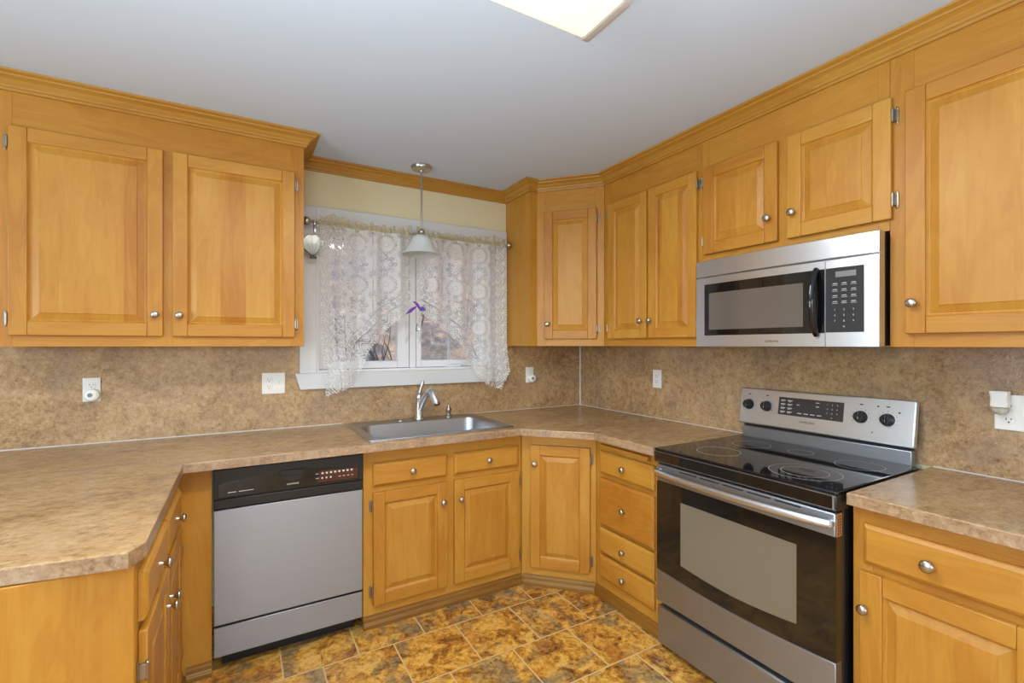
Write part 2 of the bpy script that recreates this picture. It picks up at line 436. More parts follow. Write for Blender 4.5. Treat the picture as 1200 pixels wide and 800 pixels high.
# ------------------------------------------------------------------ crown mouldings
CP = [(0,2.396),(.010,2.396),(.012,2.405),(.018,2.408),(.020,2.416),(.027,2.423),(.034,2.432),(.048,2.440),(.052,2.441),(.054,2.447),(.064,2.450),(.070,2.453),(.072,2.4595),(0,2.4595)]
LX0, LX1 = -3.2, -2.045
CD = -.325
D0, D1 = (-.62, CD), (CD, -.655)
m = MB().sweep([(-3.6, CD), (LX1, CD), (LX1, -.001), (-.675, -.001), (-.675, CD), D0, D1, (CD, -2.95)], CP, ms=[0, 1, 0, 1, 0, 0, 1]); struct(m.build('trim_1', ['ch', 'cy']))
# pale corner strip and caulk lines of the backsplash
struct(MB().box(-.013, -.0055, -.013, -.0055, .9155, 1.377, bev=.002).build('trim_4', 'metalstrip'))

# ------------------------------------------------------------------ cabinet kit  (local: x along the front, y into the cabinet, z up)
KN = [(0,.0),(.0075,.0),(.0065,.004),(.0052,.008),(.0058,.013),(.0105,.0175),(.0148,.0205),(.0158,.0235),(.0148,.0270),(.0100,.0300),(.0040,.0312),(0,.0314)]
def knob(x, z, parent, y=-.02, big=1.0):
    return MB().lathe([(r*big, h*big) for r, h in KN], 20, X=FRONT(x, y, z)).build('knob', 'nickel', parent, ang=50)
def hinge(x, z, side, parent):
    """side -1: barrel on the left edge of the door, +1 on the right edge"""
    h = MB()
    h.lathe([(0,-.026),(.0030,-.0245),(.0030,-.022),(.0046,-.0205),(.0046,.0205),(.0030,.022),(.0030,.0245),(0,.026)], 10, X=tr(x+side*.004, -.019, z))
    xa, xb = sorted((x+side*.006, x+side*.017))
    h.box(xa, xb, -.004, -.0006, z-.022, z+.022, bev=.001)
    h.sphere((x+side*.0115, -.002, z+.025), .0045, sc=(1,.5,1.3), n=10); h.sphere((x+side*.0115, -.002, z-.025), .0045, sc=(1,.5,1.3), n=10)
    h.box(min(x+side*.001, x+side*.008), max(x+side*.001, x+side*.008), -.020, -.002, z-.018, z+.018, bev=.0008)
    return h.build('hinge', 'pewter', parent, ang=40)
def door(parent, x0, x1, z0, z1, knob_at, hside, sw=.057, hdz=.066):
    T = .020
    d = MB()
    bv = .0035
    d.box(x0, x0+sw, -T, -.0005, z0, z1, 0, bv, 2).box(x1-sw, x1, -T, -.0005, z0, z1, 0, bv, 2)
    d.box(x0+sw, x1-sw, -T, -.0005, z1-sw, z1, 1, bv, 2).box(x0+sw, x1-sw, -T, -.0005, z0, z0+sw, 1, bv, 2)
    o = d.build('door', ['wv', 'wh'], parent)
    # raised panel: groove, sloped border, flat field
    a, b_, c, e = x0+sw, x1-sw, z0+sw, z1-sw
    def ring(i, y): return [(a+i, y, c+i), (b_-i, y, c+i), (b_-i, y, e-i), (a+i, y, e-i)]
    p = MB()
    p.loft([ring(-.001, -.004), ring(-.001, -.015), ring(.006, -.0085), ring(.009, -.0075), ring(.034, -.0165), ring(.0355, -.0185)], cap0=True, cap1=True)
    p.build('panel', 'wp', o, ang=12)
    knob(knob_at[0], knob_at[1], o)
    if hside:
        hx = x0 if hside < 0 else x1
        hinge(hx, z1-hdz, hside, o); hinge(hx, z0+hdz, hside, o)
    return o
def drawer(parent, x0, x1, z0, z1, name='drawer', kx=None, big=1.0, mat='wh'):
    T = .020
    d = MB()
    def ring(i, y): return [(x0+i, y, z0+i), (x1-i, y, z0+i), (x1-i, y, z1-i), (x0+i, y, z1-i)]
    d.loft([ring(0, -.0005), ring(0, -.010), ring(.003, -.0135), ring(.010, -.0185), ring(.013, -T)], cap0=True, cap1=True)
    o = d.build(name, mat, parent, ang=12)
    knob((x0+x1)/2 if kx is None else kx, (z0+z1)/2, o, big=big)
    return o
def face_frame(parent, W_, z0, z1, stiles, rails, t=.019):
    """stiles: (x0,x1[,za,zb]); rails: (z0,z1[,xa,xb]); the field behind doors is a dark-free backing panel"""
    f = MB()
    f.box(.004, W_-.004, .006, t-.001, z0+.004, z1-.004, 1)
    for s_ in stiles:
        za, zb = (s_[2], s_[3]) if len(s_) > 2 else (z0, z1)
        f.box(s_[0], s_[1], 0, t, za, zb, 0, .0008)
    for r in rails:
        xa, xb = (r[2], r[3]) if len(r) > 2 else (0, W_)
        f.box(xa, xb, .0004, t, r[0], r[1], 1, .0008)
    return f.build('face_frame', ['wv', 'wh'], parent)
def carcass(parent, W_, D_, z0, z1, top=True):
    f = MB(); t = .018
    f.box(.001, t, .020, D_, z0, z1).box(W_-t, W_-.001, .020, D_, z0, z1).box(t, W_-t, .020, D_, z0, z0+t).box(t, W_-t, D_-.008, D_, z0+t, z1)
    if top: f.box(t, W_-t, .020, D_-.008, z1-t, z1)
    return f.build('carcass', 'wv', parent)
def base_molding(parent, W_, h=.060, inset=(0, 0)):
    f = MB()
    prof = [(0,.001),(-.019,.001),(-.019,.018),(-.016,.021),(-.014,.026),(-.010,.030),(-.009,.045),(-.005,.052),(-.004,h),(0,h)]
    x0, x1 = inset[0], W_-inset[1]
    tb = bmesh.new()
    A = [tb.verts.new((x0, y, z)) for y, z in prof]; B = [tb.verts.new((x1, y, z)) for y, z in prof]; k = len(prof)
    for j in range(k): tb.faces.new([A[j], A[(j+1)%k], B[(j+1)%k], B[j]])
    tb.faces.new(A); tb.faces.new(list(reversed(B))); bmesh.ops.recalc_face_normals(tb, faces=list(tb.faces))
    f._add(tb, 0)
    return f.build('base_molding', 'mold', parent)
def w2l(poly, o, a):
    c, s_ = math.cos(-a), math.sin(-a)
    return [((x-o[0])*c-(y-o[1])*s_, (x-o[0])*s_+(y-o[1])*c) for x, y in poly]

UZ, UT = 1.378, CZ-.003           # upper cabinets: bottom and top
UH = UT-UZ
d0, d1 = 1.424-UZ, 2.258-UZ
ft = 2.40-UZ
# --- upper left, two doors
t = thing('wall_cabinet', 'maple wall cabinet with two tall doors left of the window', 'wall cabinet', (LX0, CD, UZ), 0, 'maple wall cabinets')
Wd = LX1-LX0
carcass(t, Wd, -CD-.002, 0, UH)
face_frame(t, Wd, 0, UH, [(0,.083), (.54,.64,0,d1), (Wd-.062,Wd)], [(0,.052,.083,Wd-.062), (d1-.01,UH,.083,Wd-.062)])
door(t, -3.125-LX0, -2.628-LX0, d0, d1, (-2.655-LX0, 1.519-UZ), -1)
door(t, -2.593-LX0, -2.089-LX0, d0, d1, (-2.566-LX0, 1.519-UZ), 1)
# --- diagonal corner
a = math.atan2(D1[1]-D0[1], D1[0]-D0[0]); Ld = math.hypot(D1[1]-D0[1], D1[0]-D0[0])
t = thing('corner_wall_cabinet', 'narrow single-door maple wall cabinet set diagonally in the corner', 'wall cabinet', (D0[0], D0[1], UZ), a, 'maple wall cabinets')
nx, ny = math.sin(-a), math.cos(a)
def inset_pt(p, k): return (p[0]+nx*k, p[1]+ny*k)
poly = [(-.675, -.002), (-.675, CD), D0, inset_pt(D0, .0195), inset_pt(D1, .0195), (CD, -.656), (-.002, -.656), (-.002, -.002)]
MB().prism(w2l(poly, D0, a), 0, UH).build('carcass', 'wv', t)
face_frame(t, Ld, 0, UH, [(0,.062), (Ld-.055,Ld)], [(0,.052,.062,Ld-.055), (d1-.01,UH,.062,Ld-.055)])
door(t, .054, .396, d0, d1, (.078, 1.521-UZ), 1)
# --- right wall cabinets, faces at x = CD
def rloc(y, z): return (CD, y, z)
Y0, Y1, Y2, Y3 = -.657, -1.388, -2.173, -2.70
t = thing('wall_cabinet', 'maple wall cabinet with two narrow doors between corner cabinet and microwave', 'wall cabinet', rloc(Y0, UZ), -PI/2, 'maple wall cabinets')
Wd = Y0-Y1-.001
carcass(t, Wd, -CD-.002, 0, UH)
face_frame(t, Wd, 0, UH, [(0,.062), (.35,.40,0,d1), (Wd-.035,Wd)], [(0,.052,.062,Wd-.035), (d1-.01,UH,.062,Wd-.035)])
door(t, Y0+.708, Y0+1.030, d0, d1, (Y0+.990+.004+2*-Y0-.0, 0) if False else (.990+Y0+.003, 1.522-UZ), -1, sw=.052)
door(t, Y0+1.042, Y0+1.365, d0, d1, (1.060+Y0+.004, 1.522-UZ), 1, sw=.052)
z0 = 1.792
t = thing('wall_cabinet', 'short maple wall cabinet with two small doors above the microwave', 'wall cabinet', rloc(Y1, z0), -PI/2, 'maple wall cabinets')
Wd = Y1-Y2-.001
carcass(t, Wd, -CD-.002, 0, UT-z0)
face_frame(t, Wd, 0, UT-z0, [(0,.040), (.38,.44,0,2.258-z0), (Wd-.035,Wd)], [(0,.045,.04,Wd-.035), (2.248-z0,UT-z0,.04,Wd-.035)])
door(t, Y1+1.406, Y1+1.776, 1.830-z0, 2.258-z0, (Y1+1.742, 1.932-z0), -1)
door(t, Y1+1.818, Y1+2.183, 1.830-z0, 2.258-z0, (Y1+1.846, 1.932-z0), 1)
t = thing('wall_cabinet', 'tall single-door maple wall cabinet right of the microwave', 'wall cabinet', rloc(Y2, UZ), -PI/2, 'maple wall cabinets')
Wd = Y2-Y3
carcass(t, Wd, -CD-.002, 0, UH)
face_frame(t, Wd, 0, UH, [(0,.069), (Wd-.12,Wd)], [(0,.052,.069,Wd-.12), (d1-.01,UH,.069,Wd-.12)])
door(t, .049, .439, d0, d1, (.074, 1.527-UZ), 1)

# --- base cabinets
BF = -.605; BT = .873
MZ = .06
dz = (.690, .806); bz = (.108, .662)
# sink base
X0, X1 = -1.810, -.911
t = thing('sink_base_cabinet', 'maple base cabinet with two small drawers over two doors below the sink', 'base cabinet', (X0, BF, 0), 0, 'maple base cabinets')
Wd = X1-X0-.001
carcass(t, Wd, -BF-.008, .02, BT, False)
face_frame(t, Wd, .02, BT, [(0,.06), (.425,.482,.02,BT), (Wd-.035,Wd)], [(.02,.12,.06,Wd-.035), (.655,.70,.06,Wd-.035), (.795,BT,.06,Wd-.035)])
base_molding(t, Wd)
drawer(t, .045, .434, *dz); drawer(t, .473, .873, *dz)
door(t, .045, .434, *bz, (.434-.030, .560), -1); door(t, .473, .873, *bz, (.473+.033, .560), 1)
# diagonal corner base
E0, E1 = (-.909, BF), (BF, -.909)
a = -PI/4; Ld = math.hypot(E1[0]-E0[0], E1[1]-E0[1])
t = thing('corner_base_cabinet', 'single-door maple base cabinet set diagonally in the corner', 'base cabinet', (E0[0], E0[1], 0), a, 'maple base cabinets')
k = .0195/math.sqrt(2)
MB().box(.001, Ld-.001, .020, .60, .02, BT).build('carcass', 'wv', t)
face_frame(t, Ld, .02, BT, [(0,.062), (Ld-.052,Ld)], [(.02,.12,.062,Ld-.052), (.80,BT,.062,Ld-.052)])
base_molding(t, Ld, inset=(.009, .009))
door(t, .056, .396, .108, .810, (.083, .706), 1)
# drawer base
Y0, Y1 = -.911, -1.402
t = thing('drawer_base_cabinet', 'narrow maple base cabinet with four stacked drawers left of the range', 'base cabinet', (BF, Y0, 0), -PI/2, 'maple base cabinets')
Wd = Y0-Y1
carcass(t, Wd, -BF-.012, .02, BT, False)
face_frame(t, Wd, .02, BT, [(0,.06), (Wd-.062,Wd)], [(.02,.13,.06,Wd-.062), (.80,BT,.06,Wd-.062)])
base_molding(t, Wd)
for za, zb in ((.686,.806), (.404,.660), (.256,.388), (.116,.240)): drawer(t, .042, .435, za, zb)
MB().box(.058, .405, -.026, -.0005, .823, .846, 0, .004, 2).build('cutting_board', 'wh', t)
# right base
Y0, Y1 = -2.182, -2.85
t = thing('base_cabinet', 'maple base cabinet with wide drawer over a door right of the range', 'base cabinet', (BF, Y0, 0), -PI/2, 'maple base cabinets')
Wd = Y0-Y1
carcass(t, Wd, -BF-.012, .02, BT, False)
face_frame(t, Wd, .02, BT, [(0,.055), (Wd-.15,Wd)], [(.02,.12,.055,Wd-.15), (.66,.70,.055,Wd-.15), (.81,BT,.055,Wd-.15)])
base_molding(t, Wd)
drawer(t, .033, .40+.033, .697, .822, kx=.203, big=1.15); door(t, .026, .435, .108, .672, (.042, .558), 1, sw=.06)
list(t.children)
# filler between peninsula and dishwasher
PX = -2.541
t = thing('filler_panel', 'plain vertical maple filler panel left of the dishwasher', 'panel', (PX, BF, 0), 0)
MB().box(.001, .110, 0, .019, .02, BT, 0, .0008).build('board', 'wv', t)
f = base_molding(t, .110, inset=(.021, 0))
# peninsula (front faces +x)
PY0, PY1 = -1.545, BF-.001
t = thing('peninsula_cabinet', 'maple peninsula cabinet with drawers and doors seen edge-on at left', 'base cabinet', (PX, PY0, 0), PI/2, 'maple base cabinets')
Wd = PY1-PY0
carcass(t, Wd, .60, .02, BT, False)
face_frame(t, Wd, .02, BT, [(0,.045), (.40,.42,.02,BT), (Wd-.17,Wd)], [(.02,.12,.045,Wd-.17), (.655,.70,.045,Wd-.17), (.80,BT,.045,Wd-.17)])
drawer(t, .026, .398, .719, .838); drawer(t, .416, .785, .719, .838)
door(t, .026, .398, .108, .694, (.372, .583), -1, hdz=.095); door(t, .416, .785, .108, .694, (.438, .583), 1, hdz=.095)
base_molding(t, Wd)
MB().box(-.013, -.001, .0, 1.05, .02, BT, 0, .002).build('end_panel', 'wp', t)

# ------------------------------------------------------------------ countertops
def offset_poly(P, d):
    out = []; n = len(P)
    for i in range(n):
        p0, p, p1 = Vector(P[i-1]), Vector(P[i]), Vector(P[(i+1)%n])
        e0 = (p-p0).normalized(); e1 = (p1-p).normalized()
        n0 = Vector((-e0.y, e0.x)); n1 = Vector((-e1.y, e1.x)); b_ = (n0+n1).normalized()
        q = p + b_*(d/b_.dot(n0)); out.append((q.x, q.y))
    return out
def counter(P, hole=None, zt=.914, zb=.876):
    m_ = MB(); tb = bmesh.new()
    prof = [(.004, zt), (.0012, zt-.0012), (0, zt-.004), (0, zb)]
    rings = []
    for d_, z in prof: rings.append([tb.verts.new((x, y, z)) for x, y in offset_poly(P, d_)])
    n = len(P)
    for A, B in zip(rings, rings[1:]):
        for i in range(n): tb.faces.new([A[i], B[i], B[(i+1)%n], A[(i+1)%n]])
    for R_, flip, z in ((rings[0], False, zt), (rings[-1], True, zb)):
        ed = [tb.edges.get((R_[i], R_[(i+1)%n])) for i in range(n)]
        if hole:
            H_ = [tb.verts.new((x, y, z)) for x, y in hole]
            ed += [tb.edges.new((H_[i], H_[(i+1)%4])) for i in range(4)]
            if flip: HB = H_
            else: HT = H_
        bmesh.ops.triangle_fill(tb, use_beauty=True, edges=ed)
    if hole:
        for i in range(4): tb.faces.new([HT[i], HT[(i+1)%4], HB[(i+1)%4], HB[i]])
    bmesh.ops.recalc_face_normals(tb, faces=list(tb.faces))
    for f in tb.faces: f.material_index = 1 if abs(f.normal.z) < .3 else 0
    return m_._add(tb, None)
SX0, SX1, SY0, SY1 = -1.790, -.962, -.628, -.052
P = [(-3.45,-.008), (-3.45,-1.445), (-2.548,-1.585), (-2.523,-1.528), (-2.523,-.685), (-.965,-.685), (-.685,-.985), (-.685,-1.405), (-.008,-1.405), (-.008,-.008)]
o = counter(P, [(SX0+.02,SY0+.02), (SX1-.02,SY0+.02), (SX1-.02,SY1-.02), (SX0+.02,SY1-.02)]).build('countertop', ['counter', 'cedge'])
tag(o, 'long tan mottled laminate countertop wrapping from the peninsula past the sink to the range', 'countertop')
P = [(-.648,-2.182), (-.648,-2.85), (-.008,-2.85), (-.008,-2.182)]
P = [(-.008,-2.182), (-.648,-2.182), (-.648,-2.85), (-.008,-2.85)]
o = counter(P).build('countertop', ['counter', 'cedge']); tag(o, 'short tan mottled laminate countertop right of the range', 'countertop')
# backsplashes
m = MB(); m.prism([(-3.45,.9145),(-.0065,.9145),(-.0065,1.377),(-.677,1.377),(-.677,1.222),(-.664,1.222),(-.690,1.129),(-2.033,1.129),(-2.056,1.222),(-2.036,1.222),(-2.036,1.377),(-3.45,1.377)], .0005, .0055, X=rot('X', PI/2))
o = m.build('backsplash', 'splash'); tag(o, 'brown mottled laminate backsplash behind the sink below the window', 'backsplash')
o = MB().box(-.0055, -.0005, -2.85, -.0065, .9145, 1.377).build('backsplash', 'splash'); tag(o, 'brown mottled laminate backsplash behind the range', 'backsplash')
m = MB().box(-3.45, -1.80, -.0105, -.0057, .9142, .9185).box(-.95, -.014, -.0105, -.0057, .9142, .9165); struct(m.build('trim_5', 'caulk'))
m = MB().box(-.0105, -.0057, -1.40, -.014, .9142, .9175).box(-.0105, -.0057, -2.85, -2.19, .9142, .9175); struct(m.build('trim_6', 'caulk'))

# ------------------------------------------------------------------ sink, faucet, soap pump
t = thing('kitchen_sink', 'stainless steel drop-in single-bowl sink in the counter below the window', 'sink', (0, 0, 0))
bx0, bx1, by0, by1 = -1.742, -1.010, -.580, -.165
R = [rrect(SX0, SX1, SY0, SY1, .028, .9150), rrect(SX0+.001, SX1-.001, SY0+.001, SY1-.001, .028, .9185), rrect(SX0+.012, SX1-.012, SY0+.012, SY1-.012, .022, .9215),
     rrect(SX0+.018, SX1-.018, SY0+.018, SY1-.018, .018, .9195), rrect(bx0-.010, bx1+.010, by0-.010, by1+.010, .075, .9190), rrect(bx0, bx1, by0, by1, .07, .9165),
     rrect(bx0+.004, bx1-.004, by0+.004, by1-.004, .068, .908), rrect(bx0+.018, bx1-.018, by0+.018, by1-.018, .062, .770), rrect(bx0+.032, bx1-.032, by0+.032, by1-.032, .055, .742), rrect(bx0+.07, bx1-.07, by0+.07, by1-.07, .04, .735)]
MB().loft(R, cap1=True).build('basin', 'sinksteel', t, ang=40)
MB().lathe([(.0,.737),(.030,.737),(.040,.7385),(.043,.7365)], 24, X=tr(-1.376,-.37,0)).build('drain', 'nickel', t)
MB().lathe([(.0,.926),(.016,.9255),(.021,.923),(.022,.9195)], 20, X=tr(-1.475,-.108,0)).build('hole_cover', 'sinksteel', t)
# faucet
fx, fy, fz = -1.352, -.092, .9196
t = thing('kitchen_faucet', 'brushed nickel single-handle pull-out faucet behind the sink', 'faucet', (fx, fy, fz))
MB().lathe([(0,0),(.030,0),(.030,.006),(.0265,.012),(.0250,.03),(.0240,.09),(.0225,.128),(.0235,.131),(.0235,.136),(.021,.150),(.013,.163),(0,.168)], 24).build('body', 'nickel', t, ang=40)
sp = []; rr = []
dirx, diry = .30, -.954
for i in range(15):
    q = i/14
    # out and height of the spout curve
    ang = PI*(.0+.80*q)
    out = .008+.165*q**1.1
    z = .066+.122*math.sin(min(1, q*1.25)*PI/2*1.0) - (.075*max(0, (q-.62)/.38)**1.6)
    sp.append((dirx*out, diry*out, z)); rr.append(.0185 if q < .6 else .0185+.0065*((q-.6)/.4))
MB().tube(sp, rr, 16).build('spout', 'steelv', t, ang=50)
e = Vector(sp[-1]); dn = (Vector(sp[-1])-Vector(sp[-2])).normalized()
MB().tube([e-dn*.001, e+dn*.010], .0215, 16).build('spray_head_ring', 'bronze', t)
MB().tube([(0,0,.158), (.006,.0,.180), (.014,-.004,.205), (.020,-.006,.222), (.021,-.006,.242)], [.013,.011,.0095,.0125,.008], 12).build('handle', 'nickel', t, ang=50)
t = tag(MB().lathe([(0,0),(.022,0),(.022,.010),(.015,.016),(.013,.034),(.018,.042),(.019,.050),(.013,.060),(.009,.068),(.007,.080),(.003,.086),(0,.087)], 20).build('soap_dispenser', 'bronze', loc=(-1.160, -.108, .9196), ang=40), 'short dark nickel soap dispenser right of the faucet', 'soap dispenser')

# ------------------------------------------------------------------ window over the sink
w = struct(thing('window_1', 'white casement window over the sink', 'window', (0,0,0)))
del w['category']
m = MB()
m.box(-2.034, WX0, -.020, -.0008, 1.222, 2.19, 0, .002).box(WX1, -.678, -.020, -.0008, 1.222, 2.19, 0, .002).box(WX0, WX1, -.020, -.0008, WZ1, 2.19, 0, .002)
m.build('casing', 'white', w)
MB().prism([(-2.059,1.222),(-.661,1.222),(-.690,1.130),(-2.033,1.130)], .0008, .034, X=rot('X', PI/2), bev=.003).build('sill', 'white', w)
m = MB()
jt = .016
m.box(WX0, WX0+jt, -.001, .12, WZ0, WZ1).box(WX1-jt, WX1, -.001, .12, WZ0, WZ1).box(WX0+jt, WX1-jt, -.001, .12, WZ1-jt, WZ1).box(WX0+jt, WX1-jt, -.001, .12, WZ0, WZ0+.012)
m.box(-1.373, -1.352+.02, .035, .12, WZ0+.012, WZ1-jt, 0, .002)
m.build('jamb', 'vinyl', w)
def sash(x0, x1, gx0, gx1):
    g0, g1 = 1.284, 2.03
    s_ = MB(); ya, yb = .036, .085
    s_.box(x0, gx0, ya, yb, WZ0+.014, WZ1-jt-.002, 0, .004, 2).box(gx1, x1, ya, yb, WZ0+.014, WZ1-jt-.002, 0, .004, 2)
    s_.box(gx0, gx1, ya, yb, WZ0+.014, g0, 0, .004, 2).box(gx0, gx1, ya, yb, g1, WZ1-jt-.002, 0, .004, 2)
    o_ = s_.build('sash', 'vinyl', w)
    MB().box(gx0-.004, gx1+.004, .058, .062, g0-.004, g1+.004).build('glass', 'pane', o_)
    return o_
s1 = sash(WX0+jt+.003, -1.376, -1.865, -1.454); s2 = sash(-1.329, WX1-jt-.003, -1.294, -.865)
for s_, x in ((s1, -1.397), (s2, -1.314)):
    MB().box(x-.007, x+.007, .030, .0355, 1.40, 1.53, 0, .002).tube([(x,.028,1.42),(x,.014,1.44),(x,.010,1.49),(x,.024,1.515)], .0055, 8).build('latch', 'vinyl', s_)
MB().box(-1.13, -1.02, .012, .034, WZ0+.0125, WZ0+.026, 0, .004, 2).tube([(-1.12,.016,WZ0+.027),(-1.08,.010,WZ0+.034),(-1.02,.010,WZ0+.031),(-1.005,.012,WZ0+.028)], .005, 8).build('crank_handle', 'vinyl', w)
MB().box(-1.098, -1.078, .063, .075, 1.288, 2.02, 0, .003).build('muntin', 'vinyl', s2)

# ------------------------------------------------------------------ curtain rod, lace curtains
RZ_, RY = 2.082, -.088
t = thing('curtain_rod', 'thin nickel curtain rod with ball finials across the window', 'curtain rod', (0, RY, RZ_))
MB().tube([(-1.968,0,0), (-.722,0,0)], .0075, 12).build('rod', 'nickel', t)
for sx, x in ((-1, -1.968), (1, -.722)):
    MB().lathe([(0,0),(.010,0),(.012,.004),(.007,.008),(.0065,.014),(.012,.017),(.021,.026),(.025,.036),(.023,.048),(.014,.057),(0,.060)] if sx < 0 else [(0,0),(.009,0),(.006,.004),(.006,.006),(.013,.008),(.019,.014),(.0205,.021),(.017,.029),(.009,.033),(0,.034)], 18, X=tr(x,0,0) @ rot('Y', sx*PI/2)).build('finial', 'nickel', t, ang=60)
for x in (-1.954, -.735):
    MB().tube([(x,-.003,-.014),(x,.028,-.012),(x,.066,-.010)], .005, 8).box(x-.008, x+.008, .062, .0672, -.045, .012, 0, .002).tube([(x,-.001,-.016),(x,-.006,-.005),(x,-.008,.006)], .005, 8).build('bracket', 'nickel', t)

def seg_dist(X_, Z_, poly):
    best = np.full(X_.shape, 9.0)
    for (x0, z0), (x1, z1) in zip(poly, poly[1:]):
        dx, dz_ = x1-x0, z1-z0; L2 = dx*dx+dz_*dz_
        q = np.clip(((X_-x0)*dx+(Z_-z0)*dz_)/L2, 0, 1)
        best = np.minimum(best, np.hypot(X_-x0-q*dx, Z_-z0-q*dz_))
    return best
def sm(x, a, b_): return np.clip((x-a)/(b_-a), 0, 1)
def lace_density(X_, Z_, d_out, d_hem, d_in, xo, sgn):
    """openwork pattern: medallions, snowflakes, dotted rings, scroll borders"""
    u = (X_-xo)*sgn; v = 2.06-Z_
    D = np.full(X_.shape, .93)
    D -= .16*((np.cos(2*PI*u/.0105)*np.cos(2*PI*v/.0105)) > .25)
    cw, chh = .172, .243
    uu = u-.215
    ci = np.floor(uu/cw+.5); ul = uu-ci*cw
    vv = v-.075+ci*.012
    vl = vv-np.floor(vv/chh+.5)*chh
    r = np.hypot(ul, vl); th = np.arctan2(vl, ul)
    disc = r < .043
    D = np.where(disc, .93-.12*(np.cos(24*th) > .6)*(r > .022), D)
    D = np.where((r > .043) & (r < .050), .60, D)
    D = np.where((r > .051) & (r < .060) & (np.cos(22*th) > -.1), .10, D)
    D = np.where((r > .012) & (r < .016), .66, D)
    v2 = vv-chh/2; vl2 = v2-np.floor(v2/chh+.5)*chh
    r2 = np.hypot(ul, vl2); th2 = np.arctan2(vl2, ul)
    pet = np.abs(np.cos(4*th2))
    D = np.where((r2 < .056) & (np.abs(r2-.013-.026*pet) < .006), .10, D)
    D = np.where((r2 < .060) & (np.abs(r2-.030-.026*pet) < .0045), .14, D)
    D = np.where((r2 > .010) & (r2 < .028) & (pet > .75), .92, D)
    uc = uu+cw/2; uc = uc-np.floor(uc/cw+.5)*cw
    for k_ in (0, chh/2):
        vc = vv-chh/4-k_; vc = vc-np.floor(vc/chh+.5)*chh
        r3 = np.hypot(uc, vc); t3 = np.arctan2(vc, uc)
        D = np.where((r3 < .028), .82, D)
        D = np.where((r3 > .006) & (r3 < .022) & (np.cos(8*t3) > .15), .08, D)
    D = np.where(np.abs(uc) < .0035, .16, D)
    # borders
    def border(d, s_, D, wide):
        fl = (d > wide) & (d < wide+.045)
        ds = s_-np.floor(s_/.040+.5)*.040; dd = d-wide-.0225
        rf = np.hypot(ds, dd); tf = np.arctan2(dd, ds)
        D = np.where(fl, .84, D)
        D = np.where(fl & (rf > .004) & (rf < .015) & (np.cos(8*tf) > 0), .08, D)
        D = np.where((np.abs(d-wide) < .0042) | (np.abs(d-wide-.045) < .0042), .06, D)
        sc = d < wide-.004
        a_ = np.sin(2*PI*s_/.085)*.019
        D = np.where(sc, .80, D)
        ph = d-wide*.55-a_
        D = np.where(sc & (np.abs(np.abs(ph)-.010) < .0040), .12, D)
        D = np.where(sc & (np.abs(np.abs(ph)-.026) < .0034) & (np.sin(2*PI*s_/.085*2) > -.5), .16, D)
        D = np.where(sc & (d < .016) & (np.cos(2*PI*s_/.017) > .2) & (d > .006), .25, D)
        return D
    D = np.where(d_in < .062, border(d_in, v, D, .070), D)
    D = border(d_hem, (u+v)*.72, D, .085) if False else np.where(d_hem < .130, border(d_hem, (u-v)*.75, D, .085), D)
    D = np.where(d_out < .128, border(d_out, v, D, .080), D)
    return np.clip(D, 0, 1)
